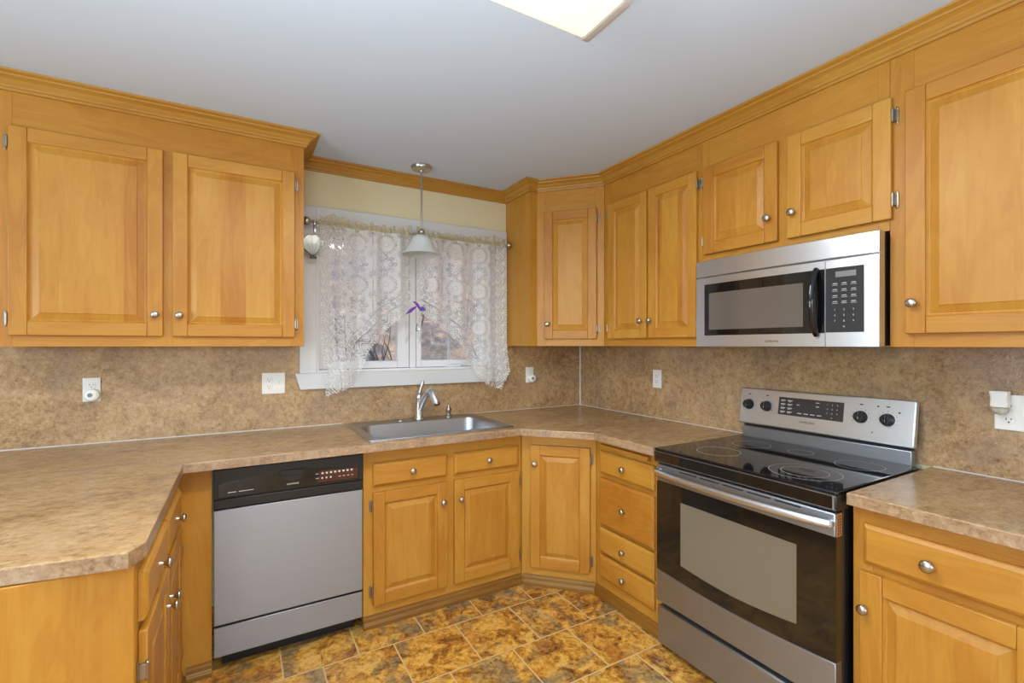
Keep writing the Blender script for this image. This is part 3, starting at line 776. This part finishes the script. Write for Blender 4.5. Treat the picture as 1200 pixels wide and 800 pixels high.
def curtain(name, label, outer, inner, hem, xo, sgn, nfold, ph):
    """outer / inner: (x,z) edges from the top down; hem: bottom edge from outer tip to inner end"""
    dx = .0029
    allx = [p[0] for p in outer+inner+hem]; zmin = min(p[1] for p in hem)-.004
    x0, x1 = min(allx)-.01, max(allx)+.01
    nx_, nz_ = int((x1-x0)/dx), int((2.066-zmin)/dx)
    xs = np.linspace(x0, x1, nx_); zs = np.linspace(2.066, zmin, nz_)
    X_, Z_ = np.meshgrid(xs, zs)
    def edge_x(poly, z):
        zz = np.array([p[1] for p in poly])[::-1]; xx = np.array([p[0] for p in poly])[::-1]
        return np.interp(z, zz, xx)
    hs = sorted(hem); hz = np.interp(X_, [p[0] for p in hs], [p[1] for p in hs])
    scal = .007*np.abs(np.sin(PI*Z_/.043))
    eo = edge_x(outer, Z_)+sgn*scal; ei = edge_x(inner, Z_)-sgn*scal
    hz = hz+.008*np.abs(np.sin(PI*X_/.045))
    d_out = (X_-eo)*sgn; d_in = (ei-X_)*sgn
    hp = hem
    inside = (d_out > 0) & (d_in > 0) & (Z_ > hz)
    d_hem = seg_dist(X_, Z_, hp)
    D = lace_density(X_, Z_, np.maximum(d_out, 0), d_hem, np.maximum(d_in, 0), xo, sgn)
    top = sm(Z_, 1.9, 2.066)
    amp = .010+.010*(1-top)
    Yv = RY - .010 + (-amp*np.cos(2*PI*nfold*(X_-x0)/(x1-x0)+ph) - .005*np.cos(2*PI*nfold*2.3*(X_-x0)/(x1-x0)+1)*(1-.4*top))
    Yv = np.where(Z_ < 1.30, Yv-.012*sm(-Z_, -1.30, -1.20), Yv)
    Yv -= .011*top**3*0
    idx = np.full(X_.shape, -1, int); use = inside.copy()
    cell = use[:-1,:-1] & use[1:,:-1] & use[:-1,1:] & use[1:,1:]
    vu = np.zeros(X_.shape, bool)
    vu[:-1,:-1] |= cell; vu[1:,:-1] |= cell; vu[:-1,1:] |= cell; vu[1:,1:] |= cell
    idx[vu] = np.arange(vu.sum())
    V = np.stack([X_[vu], Yv[vu], Z_[vu]], 1)
    ii, jj = np.nonzero(cell)
    F = np.stack([idx[ii,jj], idx[ii,jj+1], idx[ii+1,jj+1], idx[ii+1,jj]], 1)
    me = bpy.data.meshes.new(name)
    me.from_pydata(V.tolist(), [], F.tolist()); me.update()
    at = me.attributes.new('lace', 'FLOAT', 'POINT'); at.data.foreach_set('value', D[vu].astype(np.float32))
    me.materials.append(M['lace']); me.polygons.foreach_set('use_smooth', [True]*len(me.polygons))
    root = thing('lace_curtain', label, 'curtain', (0,0,0), 0, 'lace curtains over the sink window')
    o_ = bpy.data.objects.new('lace_panel', me); COL.objects.link(o_); o_.parent = root
    # ruffled rod pocket and heading
    a_, b_ = sorted((outer[0][0], inner[0][0])); n_ = 260; rows = 14
    vs, fs, dens = [], [], []
    for i in range(n_+1):
        q = i/n_; x = a_+(b_-a_)*q
        h = .010+.022*max(0, math.sin(q*PI*2.3+ph))**2+.006*math.sin(q*47+ph*3)
        for j in range(rows+1):
            tt = j/rows
            if tt < .62:      # pocket wraps the rod front
                an = PI*(1.15-1.3*tt/.62); y = -.0135*math.sin(an)*1.0; z = -.0160*math.cos(an)
                y = -abs(y); z = -.018+.036*(tt/.62)
            else:
                y = -.003-.006*math.sin(q*60+ph)*((tt-.62)/.38); z = .018+h*(tt-.62)/.38
            y += -.0025*math.sin(q*120+j*.15)-.002*math.sin(q*61)
            z += .002*math.sin(q*83)
            vs.append((x, y, z)); dens.append(.90 if tt < .62 else .80-.25*(math.sin(q*95+ph*2) > .5))
    for i in range(n_):
        for j in range(rows):
            k0 = i*(rows+1)+j; fs.append((k0, k0+rows+1, k0+rows+2, k0+1))
    mh = bpy.data.meshes.new('ruffled_heading'); mh.from_pydata(vs, [], fs); mh.update()
    ah = mh.attributes.new('lace', 'FLOAT', 'POINT'); ah.data.foreach_set('value', dens)
    mh.materials.append(M['ruffle']); mh.polygons.foreach_set('use_smooth', [True]*len(mh.polygons))
    oh = bpy.data.objects.new('ruffled_heading', mh); COL.objects.link(oh); oh.parent = root; oh.location = (0, RY, RZ_)
    return root
curtain('lace_left', 'white lace curtain panel on the left half of the window', [(-1.946,2.07),(-1.946,1.714),(-1.929,1.351),(-1.908,1.169),(-1.917,1.062)], [(-1.400,2.07),(-1.400,1.56),(-1.400,1.05)],
        [(-1.935,1.070),(-1.913,1.078),(-1.758,1.138),(-1.722,1.205),(-1.690,1.265),(-1.669,1.345),(-1.594,1.423),(-1.526,1.500),(-1.457,1.546),(-1.39,1.600)], -1.946, 1, 3.6, .4)
curtain('lace_right', 'white lace curtain panel on the right half of the window', [(-.722,2.07),(-.722,1.40),(-.706,1.213),(-.716,1.16),(-.766,1.065)], [(-1.372,2.07),(-1.360,1.70),(-1.350,1.57),(-1.350,1.05)],
        [(-.700,1.205),(-.738,1.15),(-.768,1.068),(-.800,1.080),(-.887,1.108),(-.963,1.187),(-1.030,1.278),(-1.061,1.368),(-1.187,1.485),(-1.262,1.527),(-1.38,1.600)], -.722, -1, 3.8, 1.7)

# ------------------------------------------------------------------ suncatchers
t = thing('hummingbird_suncatcher', 'small violet glass hummingbird suncatcher hanging between the curtains', 'suncatcher', (-1.383, -.128, 1.612))
t.scale = (1.12, 1.12, 1.12)
FX = rot('X', PI/2)
def flat(poly, name, mat, par, th=.004): return MB().prism([(x, -z) if False else (x, z) for x, z in poly], -th/2, th/2, X=FX, bev=.0008).build(name, mat, par)
flat([(-.062,-.036),(-.030,-.024),(-.004,.000),(.004,.014),(-.012,.008),(-.034,-.004)], 'tail', 'violet', t)
flat([(-.022,.036),(-.006,.038),(.012,.026),(.024,.006),(.016,-.004),(.006,.006),(-.004,.022)], 'wing', 'purple', t)
flat([(.014,-.003),(.026,.008),(.040,.010),(.050,.002),(.056,-.006),(.046,-.012),(.030,-.014),(.018,-.010)], 'head', 'blue', t)
MB().tube([(-.022,.0,.036),(-.012,.024,.20),(0,.028,.405)], .0006, 5).build('thread', 'plate', t)
t = thing('crystal_drop', 'clear teardrop crystal hanging below the violet hummingbird', 'crystal', (-1.352, -.060, 1.470))
MB().lathe([(0,0),(.008,.004),(.013,.014),(.012,.026),(.007,.042),(.002,.056),(0,.060)], 10).build('drop', 'crystal', t, ang=20)
MB().tube([(0,0,.058),(.002,-.002,.130)], .0006, 5).build('thread', 'plate', t)
t = thing('shell_suncatcher', 'pale green glass scallop shell suncatcher hanging at the left end of the rod', 'suncatcher', (-1.972, RY-.004, 1.875))
A = [math.radians(x) for x in (150, 122, 96, 70, 42)]
pts = [(math.cos(x)*(.105 if i in (1,2,3) else .095)*.8, .02+math.sin(x)*(.108 if i in (1,2,3) else .092)) for i, x in enumerate(A)]
for p0, p1 in zip(pts, pts[1:]):
    mid = ((p0[0]+p1[0])/2*1.10, .02+((p0[1]+p1[1])/2-.02)*1.10)
    flat([(0,.012), p1, mid, p0], 'glass_rib', 'shellgl', t, .003)
m = MB()
for p0 in pts: m.tube([(0,0,.010), (p0[0],0,p0[1])], .0018, 6)
for p0, p1 in zip(pts, pts[1:]):
    mid = ((p0[0]+p1[0])/2*1.10, .02+((p0[1]+p1[1])/2-.02)*1.10)
    m.tube([(p0[0],0,p0[1]), (mid[0],0,mid[1]), (p1[0],0,p1[1])], .0018, 6)
m.box(-.018, .018, -.002, .002, -.004, .012, 0, .001)
m.build('lead_lines', 'lead', t)
MB().tube([(.004,0,.128),(.004,0,.197)], .0008, 5).build('thread', 'lead', t)

# ------------------------------------------------------------------ pendant and ceiling fixture
t = thing('pendant_lamp', 'nickel pendant lamp with frosted bell glass shade above the sink', 'pendant lamp', (-1.382, -.2227, CZ))
MB().lathe([(0,-.0005),(.062,-.0005),(.062,-.010),(.058,-.018),(.030,-.024),(.012,-.026),(.010,-.034),(0,-.034)], 32).build('canopy', 'nickel', t, ang=40)
MB().tube([(0,0,-.03),(0,0,-.40)], .0062, 12).build('rod', 'nickel', t)
MB().lathe([(0,-.378),(.010,-.378),(.018,-.383),(.021,-.392),(.020,-.402),(.026,-.408),(.030,-.416),(.030,-.420),(0,-.420)], 24).build('socket_cap', 'nickel', t, ang=40)
sp = [(.028,-.414),(.040,-.418),(.052,-.428),(.062,-.445),(.070,-.465),(.080,-.486),(.095,-.506),(.112,-.524),(.117,-.532)]
MB().lathe(sp+[(r-.004, z-.001) for r, z in reversed(sp)], 40).build('shade', 'frost', t, ang=60)
MB().sphere((0,0,-.462), .030, sc=(1,1,1.25)).build('bulb', 'plate', t)
t = thing('ceiling_light', 'lit rectangular wraparound light fixture with cream diffuser on the ceiling', 'ceiling light', (-2.59, -1.99, CZ))
pr = [(.0,-.001),(.0,-.02),(.012,-.052),(.045,-.086),(.06,-.090),(.225,-.090),(.24,-.086),(.273,-.052),(.285,-.02),(.285,-.001)]
pr = [(y*1.0, z) for y, z in pr]
XR = Matrix(((0,0,1,0),(1,0,0,0),(0,1,0,0),(0,0,0,1)))    # drawing (y,z) extruded along x
MB().prism(pr, .022, 1.215, X=XR, bev=.002).build('diffuser', 'diffuser', t)
pc = [(-.006,-.001),(-.006,-.022),(.006,-.056),(.042,-.092),(.058,-.096),(.227,-.096),(.243,-.092),(.279,-.056),(.291,-.022),(.291,-.001)]
MB().prism(pc, 0, .021, X=XR, bev=.002).build('end_cap', 'endcap', t); MB().prism(pc, 1.216, 1.240, X=XR, bev=.002).build('end_cap', 'endcap', t)

# ------------------------------------------------------------------ dishwasher
t = thing('dishwasher', 'stainless steel dishwasher with black control panel left of the sink cabinet', 'dishwasher', (-2.428, BF+.005, 0))
Wd = .615
MB().box(.006, Wd-.006, .0, .54, .10, .870, 0, .002).box(.03, Wd-.03, .045, .50, .002, .098, 0).build('tub', 'black', t)
MB().box(.004, Wd-.004, -.028, -.001, .207, .690, 0, .003, 2).build('door_panel', 'steel', t)
MB().box(.004, Wd-.004, -.024, -.001, .072, .197, 0, .003, 2).build('kick_panel', 'steel', t)
cp = thing('x', 'x', 'x', (0,0,0)); bpy.data.objects.remove(cp)
m = MB()
def arch(x0, x1, z0, z1, rise, n=16): return [(x0, z0), (x1, z0)]+[(x1+(x0-x1)*k/n, z1+rise*math.sin(PI*k/n)) for k in range(n+1)]
m.box(.002, Wd-.002, -.030, -.001, .694, .735, 0, .004, 2).box(.002, Wd-.002, -.027, -.001, .736, .860, 0, .003, 2)
cpn = m.build('control_panel', 'black', t)
MB().prism(arch(.020, Wd-.024, .742, .800, .024), .0272, .0300, X=FX, bev=.001).build('fascia', 'blackgl', cpn)
MB().box(.252, .352, -.036, -.0302, .800, .826, 0, .003, 2).prism([(.252,.800),(.352,.800),(.330,.782),(.302,.775),(.274,.782)], .0301, .0335, X=FX).build('latch_handle', 'black', cpn)
MB().prism([(.405,.752),(.588,.752),(.588,.800),(.42,.806)], .0302, .0306, X=FX).build('indicator_window', 'redfilm', cpn)
m = MB()
for k in range(8): m.box(.425+k*.0185, .434+k*.0185, -.0312, -.0304, .789, .797)
for k in range(3): m.lathe([(0,0),(.0042,0),(.0042,.0008),(0,.0008)], 10, X=FRONT(.428+k*.0185, -.0304, .771))
for k in range(4): m.box(.500+k*.019, .510+k*.019, -.0312, -.0304, .768, .7705)
m.box(.400, .412, -.0312, -.0304, .791, .7935).box(.400, .412, -.0312, -.0304, .771, .7735)
m.box(.055, .085, -.0312, -.0304, .760, .7625).box(.095, .150, -.0312, -.0304, .760, .7625)
MB().text('KENMORE', .0105, X=FRONT(.305, -.0306, .763)).build('logo', 'mark', cpn)
m.build('markings', 'mark', cpn)

# ------------------------------------------------------------------ range
t = thing('electric_range', 'stainless steel electric range with black glass cooktop and oven window', 'range', (-.640, -1.412, 0), -PI/2)
Wd = .760
MB().box(.004, Wd-.004, .002, .628, .03, .852, 0, .002).box(.03, Wd-.03, .03, .60, .003, .03).build('body', 'black', t)
# storage drawer
MB().box(.006, Wd-.006, -.034, 0, .030, .200, 0, .006, 2).build('storage_drawer', 'steel', t)
# oven door: top band, glass, lower band with a dished upper edge
dr = MB().box(.006, Wd-.006, -.040, 0, .768, .846, 0, .006, 2)
n = 20
low = [(.006,.224), (Wd-.006,.224)]+[(Wd-.006-(Wd-.012)*k/n, .366-.018*math.sin(PI*k/n)) for k in range(n+1)]
lb = MB().prism(low, 0, .040, X=FX, bev=.003)
drb = dr
dr = MB().box(.008, Wd-.008, -.034, -.0005, .226, .843).build('oven_door', 'black', t)
drb.build('door_top_band', 'steel', dr); lb.build('door_lower_band', 'steel', dr)
gl = [(.006+(Wd-.012)*k/n, .3675-.018*math.sin(PI*k/n)) for k in range(n+1)]+[(Wd-.006,.767), (.006,.767)]
g = MB().prism(gl, 0, .0375, X=FX).build('door_glass', 'ovengl', dr)
wp = [(.140+.490*k/n, .436-.006-.018*math.sin(PI*k/n)) for k in range(n+1)]+[(.630,.702), (.140,.702)]
MB().prism(wp, .0376, .0381, X=FX).build('oven_window', 'ovenwin', dr)
hb = MB(); hp = [(.018+(Wd-.036)*k/24, -.052-.034*math.sin(PI*k/24)**.6, .812) for k in range(25)]
hb.tube(hp, .0125, 12, flat=1.15).tube([(.020,-.038,.812),(.020,-.056,.812)], .012, 10).tube([(Wd-.020,-.038,.812),(Wd-.020,-.056,.812)], .012, 10)
hb.build('handle', 'steelv', dr, ang=50)
m = MB()
for k in range(5): m.box(.135+k*.105, .225+k*.105, -.0408, -.0402, .832, .8365)
m.build('vent_slots', 'black', dr)
m = MB().box(Wd-.0058, Wd-.0045, -.036, -.004, .770, .844)
m.build('perforated_side', 'woodrefl', dr)
m = MB()
for k in range(7):
    for j in range(2): m.box(Wd-.0044, Wd-.0040, -.030+j*.012, -.024+j*.012, .777+k*.0092, .782+k*.0092)
m.build('side_vents', 'black', dr)
# cooktop
ck = MB().box(.0, Wd, -.048, .600, .853, .905, 0, .004, 2).build('cooktop_frame', 'black', t)
MB().box(.002, Wd-.002, -.047, .560, .9055, .9175, 0, .0035, 2).build('glass_surface', 'blackgl', ck)
MB().box(.012, Wd-.012, -.0487, -.0482, .860, .902).build('front_lip', 'ovengl', ck)
MB().box(.002, Wd-.002, -.0495, -.0482, .902, .9045).box(.002,Wd-.002,-.0495,-.0482,.8585,.8605).box(Wd-.012,Wd-.006,-.0495,-.0482,.8605,.902).build('edge_trim', 'steel', ck)
def ringmesh(cx, cy, r, w_=.0024): return MB().lathe([(r-w_,.9177),(r,.9177),(r,.91785),(r-w_,.91785),(r-w_,.9177)], 64, X=tr(cx,cy,0))
for cx, cy, rs in ((.575,.115,(.118,.078)), (.630,.395,(.082,)), (.200,.135,(.090,)), (.185,.395,(.082,)), (.390,.43,(.05,))):
    m = MB()
    for r in rs:
        m.lathe([(r-.0024,.9177),(r,.9177),(r,.91785),(r-.0024,.91785),(r-.0024,.9177)], 64, X=tr(cx,cy,0))
    m.build('burner_ring', 'ring', ck)
# backguard
bg = MB()
bg.box(.018, Wd-.030, .576, .612, .9058, .970, 0, .003, 2)
bg.build('backguard_base', 'steel', t)
MB().box(.024, Wd-.034, .586, .612, .9705, .992).build('backguard_gap', 'black', t)
tilt = math.radians(9)
XT = tr(0, .563, .985) @ rot('X', -tilt)
cpn = MB().box(-.0, Wd-.018, 0, .028, 0, .182, 0, .006, 2, X=XT).build('control_panel', 'steelv', t)
MB().box(-.0+.004, Wd-.022, .0285, .038, .004, .180, 0, .004, 1, X=XT).build('panel_housing', 'black', cpn)
XF = lambda x, z, y=0: XT @ FRONT(x, y, z)
MB().box(.205, .490, -.0012, .001, .066, .150, 0, .0004, 1, X=XT).build('display', 'panelgrey', cpn)
MB().box(.330, .385, -.0018, -.0012, .100, .128, X=XT).build('clock_screen', 'grey', cpn) if False else None
m = MB()
for i in range(3):
    for j in range(3):
        m.text(str(3*j+i+1), .0085, .0002, X=XF(.424+i*.020, .134-j*.019, -.0014))
m.text('0', .0085, .0002, X=XF(.444, .077, -.0014))
for j in range(4):
    for i in range(2):
        m.box(.216+i*.032, .216+i*.032+.022, -.0018, -.0013, .134-j*.018, .1375-j*.018, X=XT)
        m.box(.218+i*.032, .218+i*.032+.014, -.0018, -.0013, .1295-j*.018, .1312-j*.018, X=XT)
for i in range(4): m.box(.296+i*.029, .296+i*.029+.019, -.0018, -.0013, .079, .0825, X=XT)
m.box(.290, .303, -.0018, -.0013, .118, .121, X=XT).box(.375, .389, -.0018, -.0013, .118, .121, X=XT).box(.374, .390, -.0018, -.0013, .136, .1385, X=XT)
m.build('keypad_print', 'mark', cpn)
m = MB().text('SAMSUNG', .0145, .0002, X=XF(.342, .042, -.0003))
kx = (.053, .146, .555, .650)
for x in kx:
    for k in range(9):
        an = math.radians(-30+k*30)
        m.box(x+math.cos(an)*.034-.0012, x+math.cos(an)*.034+.0012, -.0006, .0, .098+math.sin(an)*.034-.0012, .098+math.sin(an)*.034+.0012, X=XT)
    m.box(x-.006, x+.006, -.0006, 0, .148, .153, X=XT)
m.lathe([(0,0),(.003,0),(.003,.0006),(0,.0006)], 10, X=XF(.60,.040)).box(.612,.618,-.0006,0,.146,.152,X=XT).box(.685,.692,-.0006,0,.128,.134,X=XT)
m.build('panel_print', 'darkmark', cpn)
for x in kx:
    kb = MB().lathe([(0,0),(.026,0),(.026,.004),(.0235,.008),(.0215,.020),(.0195,.024),(0,.025)], 28, X=XF(x, .098)).build('control_knob', 'black', cpn, ang=40)
    MB().box(x-.0045, x+.0045, -.032, -.0245, .078, .118, 0, .003, 2, X=XT).build('grip', 'blackgl', kb)

# ------------------------------------------------------------------ microwave
t = thing('microwave_oven', 'stainless steel over-the-range microwave above the cooktop', 'microwave', (-.385, -1.412, 1.376), -PI/2)
Wd = .758; Hh = .411
def bowy(x): return -.016*(1-(2*x/Wd-1)**2)
def bslab(x0, x1, z0, z1, yf, yb, r=.0, n=24, hole=None):
    """front slab that follows the bowed face; yf/yb are depths in front of the plane"""
    m_ = MB(); 
    def row(z, y): return [(x0+(x1-x0)*k/n, y+bowy(x0+(x1-x0)*k/n), z) for k in range(n+1)]
    b_ = .003
    rows = [row(z0, yb), row(z0, yf+b_), row(z0+b_, yf), row(z1-b_, yf), row(z1, yf+b_), row(z1, yb)]
    tb = bmesh.new(); V = [[tb.verts.new(p) for p in r_] for r_ in rows]
    for A, B in zip(V, V[1:]+V[:1]):
        for k in range(n): tb.faces.new([A[k], A[k+1], B[k+1], B[k]])
    tb.faces.new([r_[0] for r_ in V]); tb.faces.new([r_[-1] for r_ in reversed(V)])
    bmesh.ops.recalc_face_normals(tb, faces=list(tb.faces))
    return m_._add(tb, 0)
MB().box(.004, Wd-.004, .030, .360, .006, Hh-.001, 0, .003, 2).build('body', 'black', t)
MB().box(.0, Wd, .001, .030, .003, Hh-.002, 0, .003, 2).build('bezel', 'steelv', t)
bslab(0, Wd, .333, Hh, -.014, .0).build('vent_grille', 'steelv', t)
dr = bslab(0, .588, 0, .329, -.014, .0).build('microwave_door', 'steelv', t)
bslab(.049, .587, .052, .298, -.0152, -.013).build('door_glass', 'blackgl', dr)
bslab(.076, .510, .078, .255, -.0157, -.0150).build('window_screen', 'mwwin', dr)
hy = [(.560, -.018+bowy(.56)-.042*math.sin(PI*k/28)**.75, .046+.252*k/28) for k in range(29)]
MB().tube(hy, [.010+.0035*math.sin(PI*k/28) for k in range(29)], 14).build('handle', 'blackgl', dr, ang=50)
MB().text('SAMSUNG', .0125, .0002, X=tr(0,-.0143+bowy(.385),0) @ FRONT(.385, 0, .024)).build('logo', 'darkmark', dr)
cpn = bslab(.590, Wd, 0, .329, -.014, .0).build('control_panel', 'steelv', t)
bslab(.591, .714, .054, .298, -.0152, -.013, n=8).build('keypad', 'panelgrey', cpn)
bslab(.624, .690, .258, .284, -.0157, -.0150, n=6).build('display', 'grey', cpn)
m = MB()
yk = -.0152
for j in range(4):
    for i in range(3):
        yk = -.0155+bowy(.622+i*.030)
        m.box(.615+i*.030, .630+i*.030, yk-.0012, yk, .236-j*.0225, .2385-j*.0225).box(.613+i*.030, .632+i*.030, yk-.0012, yk, .2305-j*.0225, .2318-j*.0225)
for j in range(3):
    for i in range(3): m.text(str(3*j+i+1), .0095, .0003, X=FRONT(.622+i*.030, -.0161+bowy(.622+i*.030), .140-j*.021))
m.text('0', .0095, .0003, X=FRONT(.652, -.0161+bowy(.652), .077))
m.build('key_print', 'mark', cpn)

# ------------------------------------------------------------------ outlets
OG = 'wall outlets on the backsplash'
def plate(label, loc, rz, w_=.072, h=.115):
    t_ = thing('wall_outlet', label, 'outlet', loc, rz, OG)
    MB().box(-w_/2, w_/2, -.006, -.0003, -h/2, h/2, 0, .0025, 2).build('cover_plate', 'plate', t_)
    return t_
def recept(par, x, z, shape='round'):
    m_ = MB()
    if shape == 'round': m_.lathe([(0,0),(.0165,0),(.0165,.002),(.0155,.0028),(0,.0028)], 24, X=FRONT(x, -.0058, z) @ Matrix.Diagonal((1,.82,1,1)))
    else: m_.box(x-.0165, x+.0165, -.0086, -.0058, z-.033, z+.033, 0, .001)
    o_ = m_.build('receptacle', 'plate', par)
    s_ = MB()
    for zz in ((z,) if shape == 'round' else (z+.018, z-.018)):
        s_.box(x-.0075, x-.0055, -.0092, -.0084, zz-.001, zz+.008).box(x+.0050, x+.0070, -.0092, -.0084, zz-.000, zz+.007)
        s_.lathe([(0,0),(.0026,0),(.0026,.0007),(0,.0007)], 10, X=FRONT(x, -.0085, zz-.0075))
    s_.build('slots', 'darkmark', o_)
def plugin(label, loc, rz):
    t_ = thing('plug_in_diffuser', label, 'plug-in device', loc, rz)
    MB().lathe([(0,0),(.026,0),(.029,.005),(.030,.018),(.027,.027),(.018,.031),(0,.0315)], 28, X=FRONT(0,0,0)).build('case', 'plate', t_, ang=50)
    MB().lathe([(0,0),(.010,0),(.010,.0015),(0,.0018)], 18, X=FRONT(-.004,-.0312,.001)).build('sensor', 'grey', t_)
yo = -.0057
t = plate('white outlet with round plug-in below the left wall cabinet', (-2.941, yo, 1.172), 0, .066, .114); recept(t, 0, .020)
recept(t, 0, -.020)
plugin('round white plug-in with grey centre in the leftmost outlet', (-2.936, yo-.0095, 1.148), 0)
t = plate('white double-width plate with outlet and toggle switch left of the window', (-2.167, yo, 1.171), 0, .115, .117)
recept(t, -.022, 0, 'rect')
m = MB().box(.018, .030, -.0075, -.0058, -.012, .012, 0, .001).box(.0205, .0275, -.0150, -.007, -.003, .009, 0, .002, 2)
m.build('toggle_switch', 'plate', t)
t = plate('white outlet with round plug-in right of the window', (-.480, yo, 1.165), 0, .066, .114); recept(t, 0, .020)
recept(t, 0, -.020)
plugin('round white plug-in in the outlet right of the window', (-.470, yo-.0095, 1.140), 0)
t = plate('white outlet with nothing plugged in left of the range', (yo, -.800, 1.168), -PI/2, .072, .116); recept(t, 0, 0, 'rect')
t = plate('white outlet holding a night light right of the range', (yo, -2.397, 1.150), -PI/2, .074, .124); recept(t, 0, .020); recept(t, 0, -.026)
t = thing('plug_in_night_light', 'cream plug-in night light with clear bulb on the right-hand outlet', 'night light', (yo-.0095, -2.381, 1.168), -PI/2)
MB().prism([(-.022,-.0),(.022,-.0),(.024,.018),(.021,.032),(.023,.050),(.023,.058),(-.025,.058),(-.024,.048),(-.021,.032),(-.023,.014)], .0005, .040, X=FX, bev=.005).build('case', 'plate', t)
MB().lathe([(0,-.026),(.012,-.023),(.020,-.014),(.0235,-.003),(.0235,0),(0,0)], 24, X=tr(0,-.021,-.001) @ Matrix.Diagonal((1,.8,1,1))).build('bulb', 'oil', t, ang=60)

# ------------------------------------------------------------------ outside
def ground_mat():
    b = NT('leaf_litter_slope'); v = b.coord()
    n1 = b.noise(v, 1.6, 8, .75, .5); n2 = b.noise(v, 9, 6, .75); n3 = b.noise(v, .45, 3)
    c = b.ramp(b.math('ADD', b.math('MULTIPLY', n1, .5), b.math('MULTIPLY', n2, .5)),
        [(.36, srgb(40,36,36)), (.45, srgb(84,76,70)), (.52, srgb(120,106,92)), (.58, srgb(164,134,100)), (.68, srgb(150,144,140))])
    c = b.mix(b.ramp(n3, [(.42,(0,0,0,1)),(.6,(1,1,1,1))]), c, b.mix(.5, c, srgb(92,92,98)))
    return b.done(b.bsdf(Base_Color=c, Roughness=.9, Normal=b.bump(n2, .6, .05)).outputs[0])
M['litter'] = ground_mat(); M['bark'] = simple('grey_bark', srgb(58,48,46), .9); M['ply'] = simple('weathered_grey', srgb(140,146,158), .8)
gx, gy = 60, 50
vs, fs = [], []
for j in range(gy+1):
    for i in range(gx+1):
        x = -14+32*i/gx; y = .6+24*(j/gy)**1.4
        z = -.25+max(0, y-1.2)*.50+.10*math.sin(x*1.7+y*1.3)*min(1, y/3)+.06*math.sin(x*4.1-y*3)+random.uniform(-.04,.04)
        vs.append((x, y, z))
for j in range(gy):
    for i in range(gx):
        k = j*(gx+1)+i; fs.append((k, k+1, k+gx+2, k+gx+1))
me = bpy.data.meshes.new('hillside'); me.from_pydata(vs, [], fs); me.materials.append(M['litter'])
o = bpy.data.objects.new('hillside', me); COL.objects.link(o); o['kind'] = 'structure'
for p in me.polygons: p.use_smooth = True
def bare_bush(x, y, z, h, n, seed, label):
    rd = random.Random(seed); m_ = MB()
    def branch(p, d, L_, r, lev):
        pts = [p]; q = Vector(p); dd = Vector(d)
        for k in range(4):
            dd = (dd+Vector((rd.uniform(-.3,.3), rd.uniform(-.3,.3), rd.uniform(-.1,.2)))).normalized(); q = q+dd*L_/4; pts.append(tuple(q))
        m_.tube(pts, [r, r*.85, r*.7, r*.5, r*.25], 5)
        if lev > 0:
            for _ in range(3):
                w_ = Vector(pts[rd.randint(1,4)]); branch(tuple(w_), (dd+Vector((rd.uniform(-1,1), rd.uniform(-1,1), rd.uniform(-.2,.8)))).normalized(), L_*.6, r*.45, lev-1)
    for _ in range(n): branch((0,0,0), Vector((rd.uniform(-.8,.8), rd.uniform(-.5,.5), 1)).normalized(), h*.6, h*.022, 2)
    o_ = m_.build('bare_shrub', 'bark', loc=(x, y, z)); tag(o_, label, 'shrub', 'bare shrubs on the slope outside'); return o_
def hz_(x, y): return -.25+max(0, y-1.2)*.50+.10*math.sin(x*1.7+y*1.3)*min(1, y/3)+.06*math.sin(x*4.1-y*3)-.05
bare_bush(-.55, 3.4, hz_(-.55,3.4), 1.6, 6, 3, 'dark bare shrub outside seen through the left window sash')
bare_bush(1.55, 4.6, hz_(1.55,4.6), 1.4, 6, 5, 'bare shrub on the slope seen through the right window sash')
